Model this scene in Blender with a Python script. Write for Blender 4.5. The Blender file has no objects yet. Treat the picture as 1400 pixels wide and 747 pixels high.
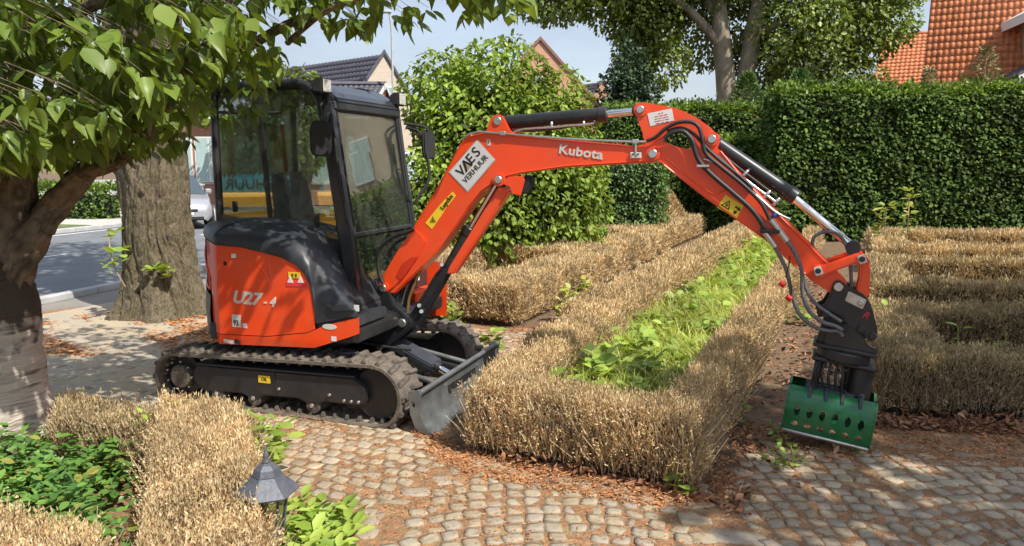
import bpy, bmesh, math, random
import numpy as np
from mathutils import Vector, Matrix
from mathutils.geometry import tessellate_polygon
R = math.radians
random.seed(7); rng = np.random.default_rng(7)
scene = bpy.context.scene
C = scene.collection

# ------------------------------------------------------------------ camera
EYE = 1.85
PITCH = math.atan((373.5 - 225.0) / 1011.0)
cd = bpy.data.cameras.new("camera"); cam = bpy.data.objects.new("camera", cd); C.objects.link(cam)
cam.location = (0, 0, EYE); cam.rotation_euler = (math.pi / 2 - PITCH, 0, 0)
cd.sensor_width = 36; cd.lens = 26.0; cd.clip_start = 0.05; cd.clip_end = 900
scene.camera = cam

# ------------------------------------------------------------------ light
SUN_DIR = Vector((0.66, -0.62, 1.12)).normalized()        # towards the sun
SUN_EL = math.asin(SUN_DIR.z); SUN_AZ = math.atan2(SUN_DIR.x, SUN_DIR.y)
w = bpy.data.worlds.new("World"); scene.world = w; w.use_nodes = True
nt = w.node_tree; bg = nt.nodes["Background"]
sky = nt.nodes.new("ShaderNodeTexSky"); sky.sky_type = 'NISHITA'; sky.sun_disc = False
sky.sun_elevation = SUN_EL; sky.sun_rotation = SUN_AZ; sky.dust_density = 2.5; sky.air_density = 1.2
tc = nt.nodes.new("ShaderNodeTexCoord"); mp = nt.nodes.new("ShaderNodeMapping"); mp.inputs['Scale'].default_value = (1, 1, 2.6)
ns = nt.nodes.new("ShaderNodeTexNoise"); ns.inputs['Scale'].default_value = 2.3; ns.inputs['Detail'].default_value = 7; ns.inputs['Roughness'].default_value = .55
cr = nt.nodes.new("ShaderNodeValToRGB"); cr.color_ramp.elements[0].position = .38; cr.color_ramp.elements[1].position = .66
cr.color_ramp.elements[0].color = (.60, .60, .60, 1); cr.color_ramp.elements[1].color = (.92, .92, .92, 1)
mx = nt.nodes.new("ShaderNodeMix"); mx.data_type = 'RGBA'; mx.inputs['B'].default_value = (1.55, 1.72, 2.1, 1)
nt.links.new(tc.outputs['Generated'], mp.inputs[0]); nt.links.new(mp.outputs[0], ns.inputs['Vector'])
nt.links.new(ns.outputs['Fac'], cr.inputs[0]); nt.links.new(cr.outputs[0], mx.inputs['Factor'])
nt.links.new(sky.outputs[0], mx.inputs['A']); nt.links.new(mx.outputs['Result'], bg.inputs['Color'])
bg.inputs['Strength'].default_value = 0.15
sd = bpy.data.lights.new("sun", 'SUN'); sun = bpy.data.objects.new("sun", sd); C.objects.link(sun)
sd.energy = 2.9; sd.angle = R(0.6); sd.color = (1.0, 0.95, 0.86)
sun.rotation_euler = SUN_DIR.to_track_quat('Z', 'Y').to_euler(); sun.location = (10, -8, 20)
scene.view_settings.view_transform = 'Standard'; scene.view_settings.look = 'None'
scene.view_settings.exposure = 1.1; scene.view_settings.gamma = 1.0
scene.cycles.max_bounces = 6; scene.cycles.transparent_max_bounces = 12; scene.cycles.diffuse_bounces = 3; scene.cycles.glossy_bounces = 3
scene.cycles.caustics_reflective = False; scene.cycles.caustics_refractive = False

# ------------------------------------------------------------------ materials
MATS = {}
def mat(name, col, rough=.6, metal=0., var=.12, scale=6., bump=0., bscale=40., coat=0., col2=None, island=False, cols=None, spec=.5, stretch=None, trans=0.):
    m = bpy.data.materials.new(name); m.use_nodes = True; n = m.node_tree; L = n.links
    p = n.nodes["Principled BSDF"]; p.inputs['Roughness'].default_value = rough; p.inputs['Metallic'].default_value = metal
    p.inputs['Specular IOR Level'].default_value = spec
    if coat: p.inputs['Coat Weight'].default_value = coat; p.inputs['Coat Roughness'].default_value = .08
    t = n.nodes.new("ShaderNodeTexCoord"); src = t.outputs['Object']
    if stretch:
        q = n.nodes.new("ShaderNodeMapping"); q.inputs['Scale'].default_value = stretch; L.new(src, q.inputs[0]); src = q.outputs[0]
    rp = n.nodes.new("ShaderNodeValToRGB")
    if island or cols:
        g = n.nodes.new("ShaderNodeNewGeometry"); cl = cols or [col, col2 or col]
        el = rp.color_ramp.elements
        while len(el) < len(cl): el.new(.5)
        for i, cc in enumerate(cl): el[i].position = i / (len(cl) - 1); el[i].color = (*cc, 1)
        if island: L.new(g.outputs['Random Per Island'], rp.inputs[0])
        else:
            a = n.nodes.new("ShaderNodeTexNoise"); a.inputs['Scale'].default_value = scale; a.inputs['Detail'].default_value = 8; L.new(src, a.inputs['Vector'])
            r2 = n.nodes.new("ShaderNodeMapRange"); r2.inputs[1].default_value = .3; r2.inputs[2].default_value = .7; L.new(a.outputs[0], r2.inputs[0]); L.new(r2.outputs[0], rp.inputs[0])
        out = rp.outputs[0]
        if island:      # clumps lighter and darker: real differences of the leaves
            a = n.nodes.new("ShaderNodeTexNoise"); a.inputs['Scale'].default_value = scale; a.inputs['Detail'].default_value = 3; L.new(src, a.inputs['Vector'])
            r2 = n.nodes.new("ShaderNodeMapRange"); r2.inputs[1].default_value = .3; r2.inputs[2].default_value = .7; r2.inputs[3].default_value = 1 - var * 2; r2.inputs[4].default_value = 1 + var * 1.4; L.new(a.outputs[0], r2.inputs[0])
            v = n.nodes.new("ShaderNodeVectorMath"); v.operation = 'SCALE'; L.new(out, v.inputs[0]); L.new(r2.outputs[0], v.inputs['Scale']); out = v.outputs[0]
    else:
        c1 = tuple(max(0, x * (1 - var)) for x in col); c2 = col2 or tuple(min(1, x * (1 + var)) for x in col)
        rp.color_ramp.elements[0].color = (*c1, 1); rp.color_ramp.elements[1].color = (*c2, 1)
        rp.color_ramp.elements[0].position = .32; rp.color_ramp.elements[1].position = .68
        a = n.nodes.new("ShaderNodeTexNoise"); a.inputs['Scale'].default_value = scale; a.inputs['Detail'].default_value = 8; a.inputs['Roughness'].default_value = .65
        L.new(src, a.inputs['Vector']); L.new(a.outputs[0], rp.inputs[0]); out = rp.outputs[0]
        rr = n.nodes.new("ShaderNodeMapRange"); rr.inputs[3].default_value = max(.03, rough - .12); rr.inputs[4].default_value = min(1, rough + .15)
        L.new(a.outputs[0], rr.inputs[0]); L.new(rr.outputs[0], p.inputs['Roughness'])
    L.new(out, p.inputs['Base Color'])
    if bump:
        b = n.nodes.new("ShaderNodeTexNoise"); b.inputs['Scale'].default_value = bscale; b.inputs['Detail'].default_value = 8; L.new(src, b.inputs['Vector'])
        bb = n.nodes.new("ShaderNodeBump"); bb.inputs['Strength'].default_value = bump; bb.inputs['Distance'].default_value = .02
        L.new(b.outputs[0], bb.inputs['Height']); L.new(bb.outputs[0], p.inputs['Normal'])
    if trans:
        tr = n.nodes.new("ShaderNodeBsdfTranslucent"); ms = n.nodes.new("ShaderNodeMixShader"); ms.inputs[0].default_value = trans
        g2 = n.nodes.new("ShaderNodeVectorMath"); g2.operation = 'MULTIPLY'; g2.inputs[1].default_value = (1.5, 1.35, .6); L.new(out, g2.inputs[0]); L.new(g2.outputs[0], tr.inputs[0])
        L.new(p.outputs[0], ms.inputs[1]); L.new(tr.outputs[0], ms.inputs[2]); L.new(ms.outputs[0], n.nodes["Material Output"].inputs[0])
    MATS[name] = m; return m
def dusty(m, amount=.35, col=(.32, .25, .17), scale=2.2):        # dust and dirt over a paint
    n = m.node_tree; L = n.links; p = n.nodes["Principled BSDF"]; src = p.inputs['Base Color'].links[0].from_socket
    t = n.nodes.new("ShaderNodeTexCoord"); a = n.nodes.new("ShaderNodeTexNoise"); a.inputs['Scale'].default_value = scale; a.inputs['Detail'].default_value = 12; a.inputs['Roughness'].default_value = .72
    r = n.nodes.new("ShaderNodeMapRange"); r.inputs[1].default_value = .48 if scale < 20 else .60; r.inputs[2].default_value = .8; r.inputs[4].default_value = amount
    L.new(t.outputs['Object'], a.inputs[0]); L.new(a.outputs[0], r.inputs[0])
    x = n.nodes.new("ShaderNodeMix"); x.data_type = 'RGBA'; x.inputs['B'].default_value = (*col, 1); L.new(r.outputs[0], x.inputs['Factor']); L.new(src, x.inputs['A']); L.new(x.outputs['Result'], p.inputs['Base Color'])
    return m
def glass(name, tint=(.75, .85, .82), refl=.22):
    m = bpy.data.materials.new(name); m.use_nodes = True; n = m.node_tree; n.nodes.remove(n.nodes["Principled BSDF"])
    tr = n.nodes.new("ShaderNodeBsdfTransparent"); tr.inputs[0].default_value = (*tint, 1)
    gl = n.nodes.new("ShaderNodeBsdfGlossy"); gl.inputs['Roughness'].default_value = .015; gl.inputs[0].default_value = (.95, 1, .97, 1)
    df = n.nodes.new("ShaderNodeBsdfDiffuse"); df.inputs[0].default_value = (.45, .45, .38, 1)
    lw = n.nodes.new("ShaderNodeLayerWeight"); lw.inputs[0].default_value = .25
    mr = n.nodes.new("ShaderNodeMapRange"); mr.inputs[3].default_value = refl; mr.inputs[4].default_value = .9
    a = n.nodes.new("ShaderNodeMixShader"); b = n.nodes.new("ShaderNodeMixShader"); b.inputs[0].default_value = .04
    n.links.new(lw.outputs['Fresnel'], mr.inputs[0]); n.links.new(mr.outputs[0], a.inputs[0]); n.links.new(tr.outputs[0], a.inputs[1]); n.links.new(gl.outputs[0], a.inputs[2])
    n.links.new(a.outputs[0], b.inputs[1]); n.links.new(df.outputs[0], b.inputs[2]); n.links.new(b.outputs[0], n.nodes["Material Output"].inputs[0])
    return m
ORANGE = dusty(mat("orange_paint", (.88, .072, .010), .33, var=.05, scale=3, coat=.3), .30, (.42, .20, .11), 3.5)
dusty(ORANGE, .5, (.36, .24, .16), 26.)
BLACKP = dusty(mat("black_paint", (.018, .019, .022), .38, var=.2), .35, (.12, .10, .08))
GREYP = dusty(mat("slate_grey_plastic", (.030, .034, .042), .42, var=.15, scale=9), .25, (.2, .18, .15), 4)
CABP = dusty(mat("charcoal_cab_paint", (.030, .033, .040), .32, var=.15, coat=.2), .2, (.15, .13, .12))
RUBBER = dusty(mat("dusty_rubber", (.12, .10, .08), .85, var=.3, scale=14, bump=.5, bscale=60), .85, (.33, .26, .19), 6)
LUGM = dusty(mat("worn_rubber", (.09, .075, .062), .8, var=.35, scale=14, bump=.5, bscale=60), .75, (.32, .25, .18), 8)
BLADEM = dusty(mat("worn_steel", (.19, .20, .20), .42, .5, var=.25, scale=9, bump=.15, bscale=50), .30, (.20, .16, .12), 5)
STEEL = mat("steel", (.55, .55, .53), .32, .9, var=.2, scale=20)
CHROME = mat("chrome_rod", (.75, .75, .76), .12, 1., var=.05)
HOSE = mat("hose_rubber", (.020, .020, .021), .5, var=.3, scale=30)
SPIRAL = mat("spiral_guard_hose", (.13, .13, .13), .5, var=.4, scale=60)
GREENP = dusty(mat("green_grapple_paint", (.010, .15, .048), .36, var=.25, scale=8, coat=.1), .6, (.17, .15, .10), 7)
WHITEP = mat("sticker_white", (.72, .72, .70), .5, var=.06)
SILVER = mat("silver_print", (.62, .60, .56), .45, var=.06)
YELLOW = mat("yellow_sticker", (.85, .60, .03), .45, var=.06)
BLACKI = mat("black_ink", (.012, .012, .012), .5)
REDI = mat("red_ink", (.65, .02, .02), .5)
LENS = mat("lamp_lens", (.62, .62, .58), .15, .3, var=.3, scale=40)
GLASS_SIDE = glass("tinted_side_glass", (.95, .98, .95), .20)
GLASS_FRONT = glass("tinted_front_glass", (.80, .90, .85), .18)
DARK = mat("dark_interior", (.020, .021, .023), .8)
SEATM = mat("seat_fabric", (.16, .20, .22), .8, bump=.3)

# ------------------------------------------------------------------ mesh helpers
def link(o, parent=None):
    C.objects.link(o)
    if parent is not None: o.parent = parent
    return o
def mesh(name, V, F, m=None, parent=None, smooth=False, bevel=0., seg=2):
    me = bpy.data.meshes.new(name); me.from_pydata([tuple(v) for v in V], [], F)
    if bevel:
        bm = bmesh.new(); bm.from_mesh(me); bmesh.ops.recalc_face_normals(bm, faces=bm.faces)
        ed = [e for e in bm.edges if len(e.link_faces) == 2 and e.calc_face_angle(0) > R(28)]
        try: bmesh.ops.bevel(bm, geom=ed, offset=bevel, segments=seg, affect='EDGES', clamp_overlap=True)
        except Exception: pass
        bm.to_mesh(me); bm.free()
    if smooth: me.polygons.foreach_set('use_smooth', [True] * len(me.polygons))
    me.update()
    if m: me.materials.append(m)
    return link(bpy.data.objects.new(name, me), parent)
def sharp(o, ang=35):
    me = o.data
    try: me.set_sharp_from_angle(angle=R(ang))
    except Exception: pass
    return o
def fastmesh(name, V, F, m=None, parent=None, smooth=False):
    """V (n,3), F (k,3|4) arrays"""
    me = bpy.data.meshes.new(name); V = np.asarray(V, np.float32); F = np.asarray(F, np.int32); k = F.shape[1]
    me.vertices.add(len(V)); me.vertices.foreach_set('co', V.ravel())
    me.loops.add(F.size); me.loops.foreach_set('vertex_index', F.ravel())
    me.polygons.add(len(F)); me.polygons.foreach_set('loop_start', np.arange(0, F.size, k, dtype=np.int32))
    me.update(calc_edges=True)
    if smooth: me.polygons.foreach_set('use_smooth', np.ones(len(F), bool))
    if m: me.materials.append(m)
    return link(bpy.data.objects.new(name, me), parent)
def empty(name, loc, rz=0., label=None, cat=None, group=None):
    o = bpy.data.objects.new(name, None); o.location = loc; o.rotation_euler = (0, 0, rz); o.empty_display_size = .2; C.objects.link(o)
    return tag(o, label, cat, group)
def tag(o, label=None, cat=None, group=None, kind=None):
    if label: o["label"] = label
    if cat: o["category"] = cat
    if group: o["group"] = group
    if kind: o["kind"] = kind
    return o
def box(name, lo, hi, m, parent=None, bevel=.004, seg=1):
    x0, y0, z0 = lo; x1, y1, z1 = hi
    V = [(x0, y0, z0), (x1, y0, z0), (x1, y1, z0), (x0, y1, z0), (x0, y0, z1), (x1, y0, z1), (x1, y1, z1), (x0, y1, z1)]
    return mesh(name, V, [(0, 3, 2, 1), (4, 5, 6, 7), (0, 1, 5, 4), (1, 2, 6, 5), (2, 3, 7, 6), (3, 0, 4, 7)], m, parent, bevel=bevel, seg=seg)
def plate(name, loops, y0, y1, m, parent=None, bevel=.006, seg=2, smooth=False):
    """outline (x,z) with optional holes, extruded from y0 to y1"""
    if isinstance(loops[0][0], (int, float)): loops = [loops]
    pts = [p for l in loops for p in l]; n = len(pts)
    V = [(p[0], y0, p[1]) for p in pts] + [(p[0], y1, p[1]) for p in pts]
    if len(loops) == 1: F = [tuple(range(n)), tuple(reversed(range(n, 2 * n)))]
    else:
        T = tessellate_polygon([[Vector((p[0], p[1], 0)) for p in l] for l in loops])
        F = [tuple(t) for t in T] + [tuple(i + n for i in reversed(t)) for t in T]
    s = 0
    for l in loops:
        k = len(l)
        for i in range(k): a = s + i; b = s + (i + 1) % k; F.append((a, b, b + n, a + n))
        s += k
    o = mesh(name, V, F, m, parent, bevel=0 if len(loops) > 1 else bevel, seg=seg)
    if len(loops) > 1:
        bm = bmesh.new(); bm.from_mesh(o.data); bmesh.ops.recalc_face_normals(bm, faces=bm.faces); bm.to_mesh(o.data); bm.free()
    if smooth: o.data.polygons.foreach_set('use_smooth', [True] * len(o.data.polygons)); sharp(o)
    return o
def smoothpts(P, n=6):
    P = [Vector(p) for p in P]
    if len(P) < 3: return P
    out = []
    for i in range(len(P) - 1):
        p0 = P[max(i - 1, 0)]; p1 = P[i]; p2 = P[i + 1]; p3 = P[min(i + 2, len(P) - 1)]
        for k in range(n):
            t = k / n
            out.append(.5 * ((2 * p1) + (p2 - p0) * t + (2 * p0 - 5 * p1 + 4 * p2 - p3) * t * t + (3 * p1 - p0 - 3 * p2 + p3) * t ** 3))
    out.append(P[-1]); return out
def tube_arrays(P, r, seg=10, cap=True, closed=False):
    P = [Vector(p) for p in P]; n = len(P)
    rad = r if isinstance(r, (list, tuple)) else [r] * n
    V = []; F = []; up = None
    for i, p in enumerate(P):
        if closed: t = (P[(i + 1) % n] - P[i - 1]).normalized()
        else: t = (P[min(i + 1, n - 1)] - P[max(i - 1, 0)]).normalized()
        if up is None: up = t.orthogonal().normalized()
        else: up = (up - t * up.dot(t)).normalized()
        b = t.cross(up)
        for k in range(seg):
            a = 2 * math.pi * k / seg; V.append(p + (up * math.cos(a) + b * math.sin(a)) * rad[i])
    m_ = n if closed else n - 1
    for i in range(m_):
        for k in range(seg):
            a = i * seg + k; b_ = i * seg + (k + 1) % seg; j = ((i + 1) % n) * seg
            F.append((a, b_, j + (k + 1) % seg, j + k))
    if cap and not closed: F.append(tuple(reversed(range(seg)))); F.append(tuple(range((n - 1) * seg, n * seg)))
    return V, F
def tube(name, P, r, m, parent=None, seg=10, sm=0, cap=True):
    if sm:
        n0 = len(P); P = smoothpts(P, sm)
        if isinstance(r, (list, tuple)): r = [float(np.interp(i / sm, range(n0), r)) for i in range(len(P))]
    V, F = tube_arrays(P, r, seg, cap)
    o = mesh(name, V, F, m, parent, smooth=True); return sharp(o, 50)
def cyl(name, a, b, r, m, parent=None, seg=24, bevel=.003):
    V, F = tube_arrays([a, b], r, seg); o = mesh(name, V, F, m, parent, bevel=bevel, seg=1)
    o.data.polygons.foreach_set('use_smooth', [True] * len(o.data.polygons)); return sharp(o, 40)
def join_into(o, others):
    bm = bmesh.new(); bm.from_mesh(o.data)
    for q in others: bm.from_mesh(q.data); bpy.data.objects.remove(q)
    bm.to_mesh(o.data); bm.free(); return o
def text_mesh(name, s, size, m, parent, M, bold=0., shear=0., depth=.0012, sx=1., spacing=1., align='CENTER'):
    """lettering: text as real thin geometry, placed by matrix M (x right, y up, z out)"""
    cu = bpy.data.curves.new(name, 'FONT'); cu.body = s; cu.size = size; cu.extrude = depth; cu.offset = bold; cu.shear = shear; cu.space_character = spacing
    cu.align_x = align; cu.align_y = 'CENTER'; cu.resolution_u = 4
    t = bpy.data.objects.new(name, cu); C.objects.link(t); dg = bpy.context.evaluated_depsgraph_get()
    me = bpy.data.meshes.new_from_object(t.evaluated_get(dg)); bpy.data.objects.remove(t)
    me.transform(Matrix.Diagonal((sx, 1, 1, 1))); me.transform(M); me.materials.clear(); me.materials.append(m); me.name = name
    return link(bpy.data.objects.new(name, me), parent)
def side_mat(x, z, y, ang=0.):      # a label frame on a plane facing -y of the machine
    return Matrix.Translation((x, y, z)) @ Matrix.Rotation(R(90), 4, 'X') @ Matrix.Rotation(ang, 4, 'Z')

# ------------------------------------------------------------------ survey: points measured on the photograph, carried to a real plane
YAW = R(19.5); C0 = Vector((-1.65, 6.03, 0)); FW = Vector((math.cos(YAW), -math.sin(YAW), 0)); LF = Vector((math.sin(YAW), math.cos(YAW), 0))
def ray(px, py):
    x = (px - 700.) / 1011.; u = -(py - 373.5) / 1011.
    return Vector((x, math.cos(PITCH) + u * math.sin(PITCH), -math.sin(PITCH) + u * math.cos(PITCH)))
def G(px, py, z=0.):
    r = ray(px, py); t = (z - EYE) / r.z; return Vector((r.x * t, r.y * t, z))
def LY(px, py, y=0.):       # a point on the machine's lengthwise plane y, in machine coordinates (x forward, z up)
    r = ray(px, py); t = (C0 + LF * y - Vector((0, 0, EYE))).dot(LF) / r.dot(LF); P = Vector((0, 0, EYE)) + r * t - C0
    return (P.dot(FW), P.z)
def LYs(l, y=0.): return [LY(a, b, y) for a, b in l]
def at3(px, py, y=0.): a = LY(px, py, y); return (a[0], y, a[1])

# ------------------------------------------------------------------ EXCAVATOR
EX = empty('mini_excavator', C0, -YAW, 'compact orange tracked mini excavator with black cab, standing on the cobbled drive', 'excavator')
def pin(x, z, y0, y1, r=.03, parent=None, m=STEEL, name='pivot_pin'):
    return cyl(name, (x, y0, z), (x, y1, z), r, m, parent, 20, .004)

# --- tracks
def belt_path(n=120):
    c1 = (-.77, .200); r1 = .205; c2 = (.965, .232); r2 = .238
    dx = c2[0] - c1[0]; dz = c2[1] - c1[1]; D = math.hypot(dx, dz); b = math.atan2(dz, dx); a = math.acos((r1 - r2) / D)
    pts = []
    t1 = b + a; t2 = b - a
    for i in range(25): th = t1 + (2 * math.pi - 2 * a) * i / 24; pts.append((c1[0] + r1 * math.cos(th), c1[1] + r1 * math.sin(th)))
    for i in range(25): th = t2 + 2 * math.pi + (2 * a) * i / 24; pts.append((c2[0] + r2 * math.cos(th), c2[1] + r2 * math.sin(th)))
    P = np.array(pts); d = np.r_[0, np.cumsum(np.linalg.norm(np.diff(np.vstack([P, P[:1]]), axis=0), axis=1))]
    Q = np.vstack([P, P[:1]]); s = np.linspace(0, d[-1], n, endpoint=False)
    return np.c_[np.interp(s, d, Q[:, 0]), np.interp(s, d, Q[:, 1])], d[-1]
def make_track(side):
    y0, y1 = (-.75, -.45) if side < 0 else (.45, .75)
    P, per = belt_path(144); n = len(P)
    T = np.roll(P, -1, 0) - np.roll(P, 1, 0); T /= np.linalg.norm(T, axis=1)[:, None]; N = np.c_[T[:, 1], -T[:, 0]]
    cen = P.mean(0)
    if ((P - cen) * N).sum() < 0: N = -N
    prof = [(y0, -.004), (y0 + .02, .008), (y1 - .02, .008), (y1, -.004), (y1, -.026), (y0, -.026)]
    V = []; F = []
    for i in range(n):
        for (yy, h) in prof: q = P[i] + N[i] * h; V.append((q[0], yy, q[1]))
    k = len(prof)
    for i in range(n):
        for j in range(k): F.append((i * k + j, i * k + (j + 1) % k, ((i + 1) % n) * k + (j + 1) % k, ((i + 1) % n) * k + j))
    tr = mesh('rubber_track', V, F, RUBBER, EX)
    bm = bmesh.new(); bm.from_mesh(tr.data); bmesh.ops.recalc_face_normals(bm, faces=bm.faces); bm.to_mesh(tr.data); bm.free()
    w_ = y1 - y0
    def lug_mesh(nm, mir):
        V = []; F = []
        for (ya, yb, sk) in ((-w_ / 2 + .004, .015, -.02), ):
            if mir: ya, yb, sk = -.015, w_ / 2 - .004, .02
            for (hh, ins) in ((-.004, 0), (.024, .010)):
                V += [(-.023 + ins, ya + ins * .4, hh), (.023 - ins, ya + ins * .4, hh), (.023 - ins + sk, yb - ins * .4, hh), (-.023 + ins + sk, yb - ins * .4, hh)]
        F = [(3, 2, 1, 0), (4, 5, 6, 7), (0, 1, 5, 4), (1, 2, 6, 5), (2, 3, 7, 6), (3, 0, 4, 7)]
        me = bpy.data.meshes.new('track_lug'); me.from_pydata(V, [], F)
        bm = bmesh.new(); bm.from_mesh(me); bmesh.ops.bevel(bm, geom=list(bm.edges), offset=.004, segments=1, affect='EDGES'); bm.to_mesh(me); bm.free()
        me.materials.append(LUGM); return me
    ma, mb = lug_mesh('a', 0), lug_mesh('b', 1)
    NL = 46
    for i in range(NL * 2):
        f = (i / (NL * 2)) * n; a = int(f) % n; b = (a + 1) % n; t = f - int(f)
        q = P[a] * (1 - t) + P[b] * t; nn = N[a]
        ang = math.atan2(nn[0], nn[1])
        o = bpy.data.objects.new('track_lug', ma if i % 2 == 0 else mb); link(o, tr)
        o.location = (q[0] + nn[0] * .006, (y0 + y1) / 2, q[1] + nn[1] * .006); o.rotation_euler = (0, ang, 0)
        if hasattr(o, 'scale'): o.scale = (1, 1, .8 + .3 * random.random())
    # inner drive cogs
    V = []; F = []
    for i in range(0, n, 3):
        q = P[i] - N[i] * .03; t = T[i] * .014; d = -N[i] * .030; yc = (y0 + y1) / 2
        for yy in (yc - .07, yc + .07):
            b = len(V)
            for (s1, s2, wy) in ((-1, 0, .022), (1, 0, .022), (.6, 1, .014), (-.6, 1, .014)):
                for e in (-1, 1): V.append((q[0] + t[0] * s1 + d[0] * s2, yy + e * wy, q[1] + t[1] * s1 + d[1] * s2))
            F += [(b, b + 2, b + 4, b + 6), (b + 7, b + 5, b + 3, b + 1), (b, b + 1, b + 3, b + 2), (b + 2, b + 3, b + 5, b + 4), (b + 4, b + 5, b + 7, b + 6), (b + 6, b + 7, b + 1, b)]
    mesh('drive_cog', V, F, LUGM, tr)['kind'] = 'stuff'
    s = side; yo = -.70 if s < 0 else .50; yi = yo + .2
    fr = plate('track_frame', [(-.58, .315), (.80, .345), (.90, .29), (.90, .17), (.84, .135), (.55, .14), (.50, .115), (.38, .115), (.33, .14), (0.02, .13), (-.02, .105), (-.14, .105), (-.18, .125), (-.55, .11), (-.64, .18), (-.64, .27)], yo, yi, BLACKP, EX, .012)
    plate('frame_lip', [(-.60, .330), (.82, .362), (.82, .350), (-.60, .318)], yo - .012, yi + .01, GREYP, fr, .003)
    if s < 0:
        plate('frame_seam', [(.12, .335), (.128, .335), (.128, .14), (.12, .14)], yo - .006, yo, BLACKP, fr, 0)
        plate('warning_sticker', [(-.02, .285), (.085, .288), (.085, .232), (-.02, .230)], yo - .003, yo + .001, YELLOW, fr, 0)
        text_mesh('lettering', 'OIL', .035, BLACKI, fr, side_mat(.033, .258, yo - .0035), bold=.0006)
        for (x, z) in ((.165, .20), (.60, .20), (.72, .17), (.78, .17), (.84, .172)):
            cyl('bolt', (x, yo - .014, z), (x, yo, z), .013, STEEL, fr, 6, .002)
        for i in range(9):
            a = i * .7; cyl('bolt', (-.76 + .12 * math.cos(a), yo - .02, .21 + .12 * math.sin(a)), (-.76 + .12 * math.cos(a), yo, .21 + .12 * math.sin(a)), .009, STEEL, fr, 6, .001)
    for x in (-.42, -.08, .44):
        ro = cyl('track_roller', (x, yo + .01, .092), (x, yi + .01, .092), .060, LUGM, EX, 24, .008)
        cyl('roller_hub', (x, yo - .006, .1), (x, yo + .02, .1), .018, STEEL, ro, 16, .003)
    # sprocket
    pts = []
    for i in range(36):
        a = 2 * math.pi * i / 36; rr = .158 if i % 3 else .178
        pts.append((-.77 + rr * math.cos(a), .200 + rr * math.sin(a)))
    sp = plate('drive_sprocket', pts, yo + .06, yo + .12, BLACKP, EX, .003)
    cyl('hub_motor', (-.77, yo - .005, .2), (-.77, yi, .2), .095, LUGM, sp, 28, .01)
    cyl('idler_wheel', (.965, yo + .05, .232), (.965, yo + .15, .232), .20, BLACKP, EX, 36, .012)
    return tr
make_track(-1); make_track(1)

# --- undercarriage hull and blade
plate('undercarriage_hull', [(-.62, .40), (.50, .42), (.70, .36), (.72, .24), (-.60, .18), (-.70, .28)], -.46, .46, BLACKP, EX, .02)
cyl('slewing_ring', (0, 0, .40), (0, 0, .515), .40, BLACKP, EX, 48, .008)
BL = None
prof = [(1.355, .312), (1.345, .285), (1.338, .24), (1.340, .18), (1.352, .12), (1.372, .065), (1.425, .012)]
def arcpts(prof, th):
    A = [Vector((p[0], p[1])) for p in prof]; B = []
    for i in range(len(A)):
        t = (A[min(i + 1, len(A) - 1)] - A[max(i - 1, 0)]).normalized(); B.append(A[i] + Vector((t.y, -t.x)) * -th)
    return [tuple(a) for a in A] + [tuple(b) for b in reversed(B)]
pf = arcpts([(a, b) for a, b in [(p.x, p.y) for p in smoothpts([(x, z, 0) for x, z in prof], 4)]], -.014)
BL = plate('dozer_blade', pf, -.745, .765, BLADEM, EX, 0)
cyl('top_tube', (1.350, -.745, .308), (1.350, .765, .308), .020, BLADEM, BL, 16, .003)
plate('cutting_edge', [(1.372, .078), (1.384, .080), (1.442, .008), (1.432, 0.0)], -.755, .775, STEEL and BLADEM, BL, .003)
for yy in (-.757, .765):
    hole = [(1.300 + .014 * math.cos(a), .225 + .030 * math.sin(a) + .0) for a in [2 * math.pi * i / 14 for i in range(14)]]
    plate('end_plate', [[(1.262, .31), (1.345, .325), (1.362, .30), (1.352, .24), (1.352, .16), (1.385, .07), (1.428, .010), (1.40, .002), (1.31, .06), (1.275, .15), (1.268, .24)], hole], yy, yy + .012, BLADEM, BL, 0)
for yy in (-.24, .24):
    plate('push_arm', [(.62, .24), (.66, .30), (1.30, .215), (1.345, .20), (1.345, .10), (1.27, .10), (.66, .20)], yy - .03, yy + .03, BLACKP, BL, .008)
plate('blade_gusset', [(1.20, .17), (1.34, .23), (1.345, .08), (1.20, .10)], -.28, .28, BLACKP, BL, .01)
tube('push_strut', [(.70, -.24, .335), (1.34, -.30, .22)], .020, BLADEM, BL, 10); tube('push_strut', [(.70, .28, .345), (1.34, .32, .22)], .020, BLADEM, BL, 10)
bc = mesh('blade_cylinder_guard', [(.76, -.075, .455), (.80, .075, .468), (1.14, .075, .318), (1.12, -.075, .298), (.74, -.07, .40), (.78, .07, .41), (1.12, .075, .262), (1.10, -.075, .245)], [(0, 1, 2, 3), (7, 6, 5, 4), (0, 3, 7, 4), (1, 5, 6, 2), (0, 4, 5, 1), (3, 2, 6, 7)], GREYP, EX, bevel=.01)
cyl('blade_cylinder_rod', (1.10, 0, .285), (1.30, 0, .195), .026, CHROME, EX)
cyl('rod_gland', (1.10, 0, .286), (1.15, 0, .262), .045, BLACKP, EX)
pin(.66, .415, -.09, .09, .026, EX)

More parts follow.
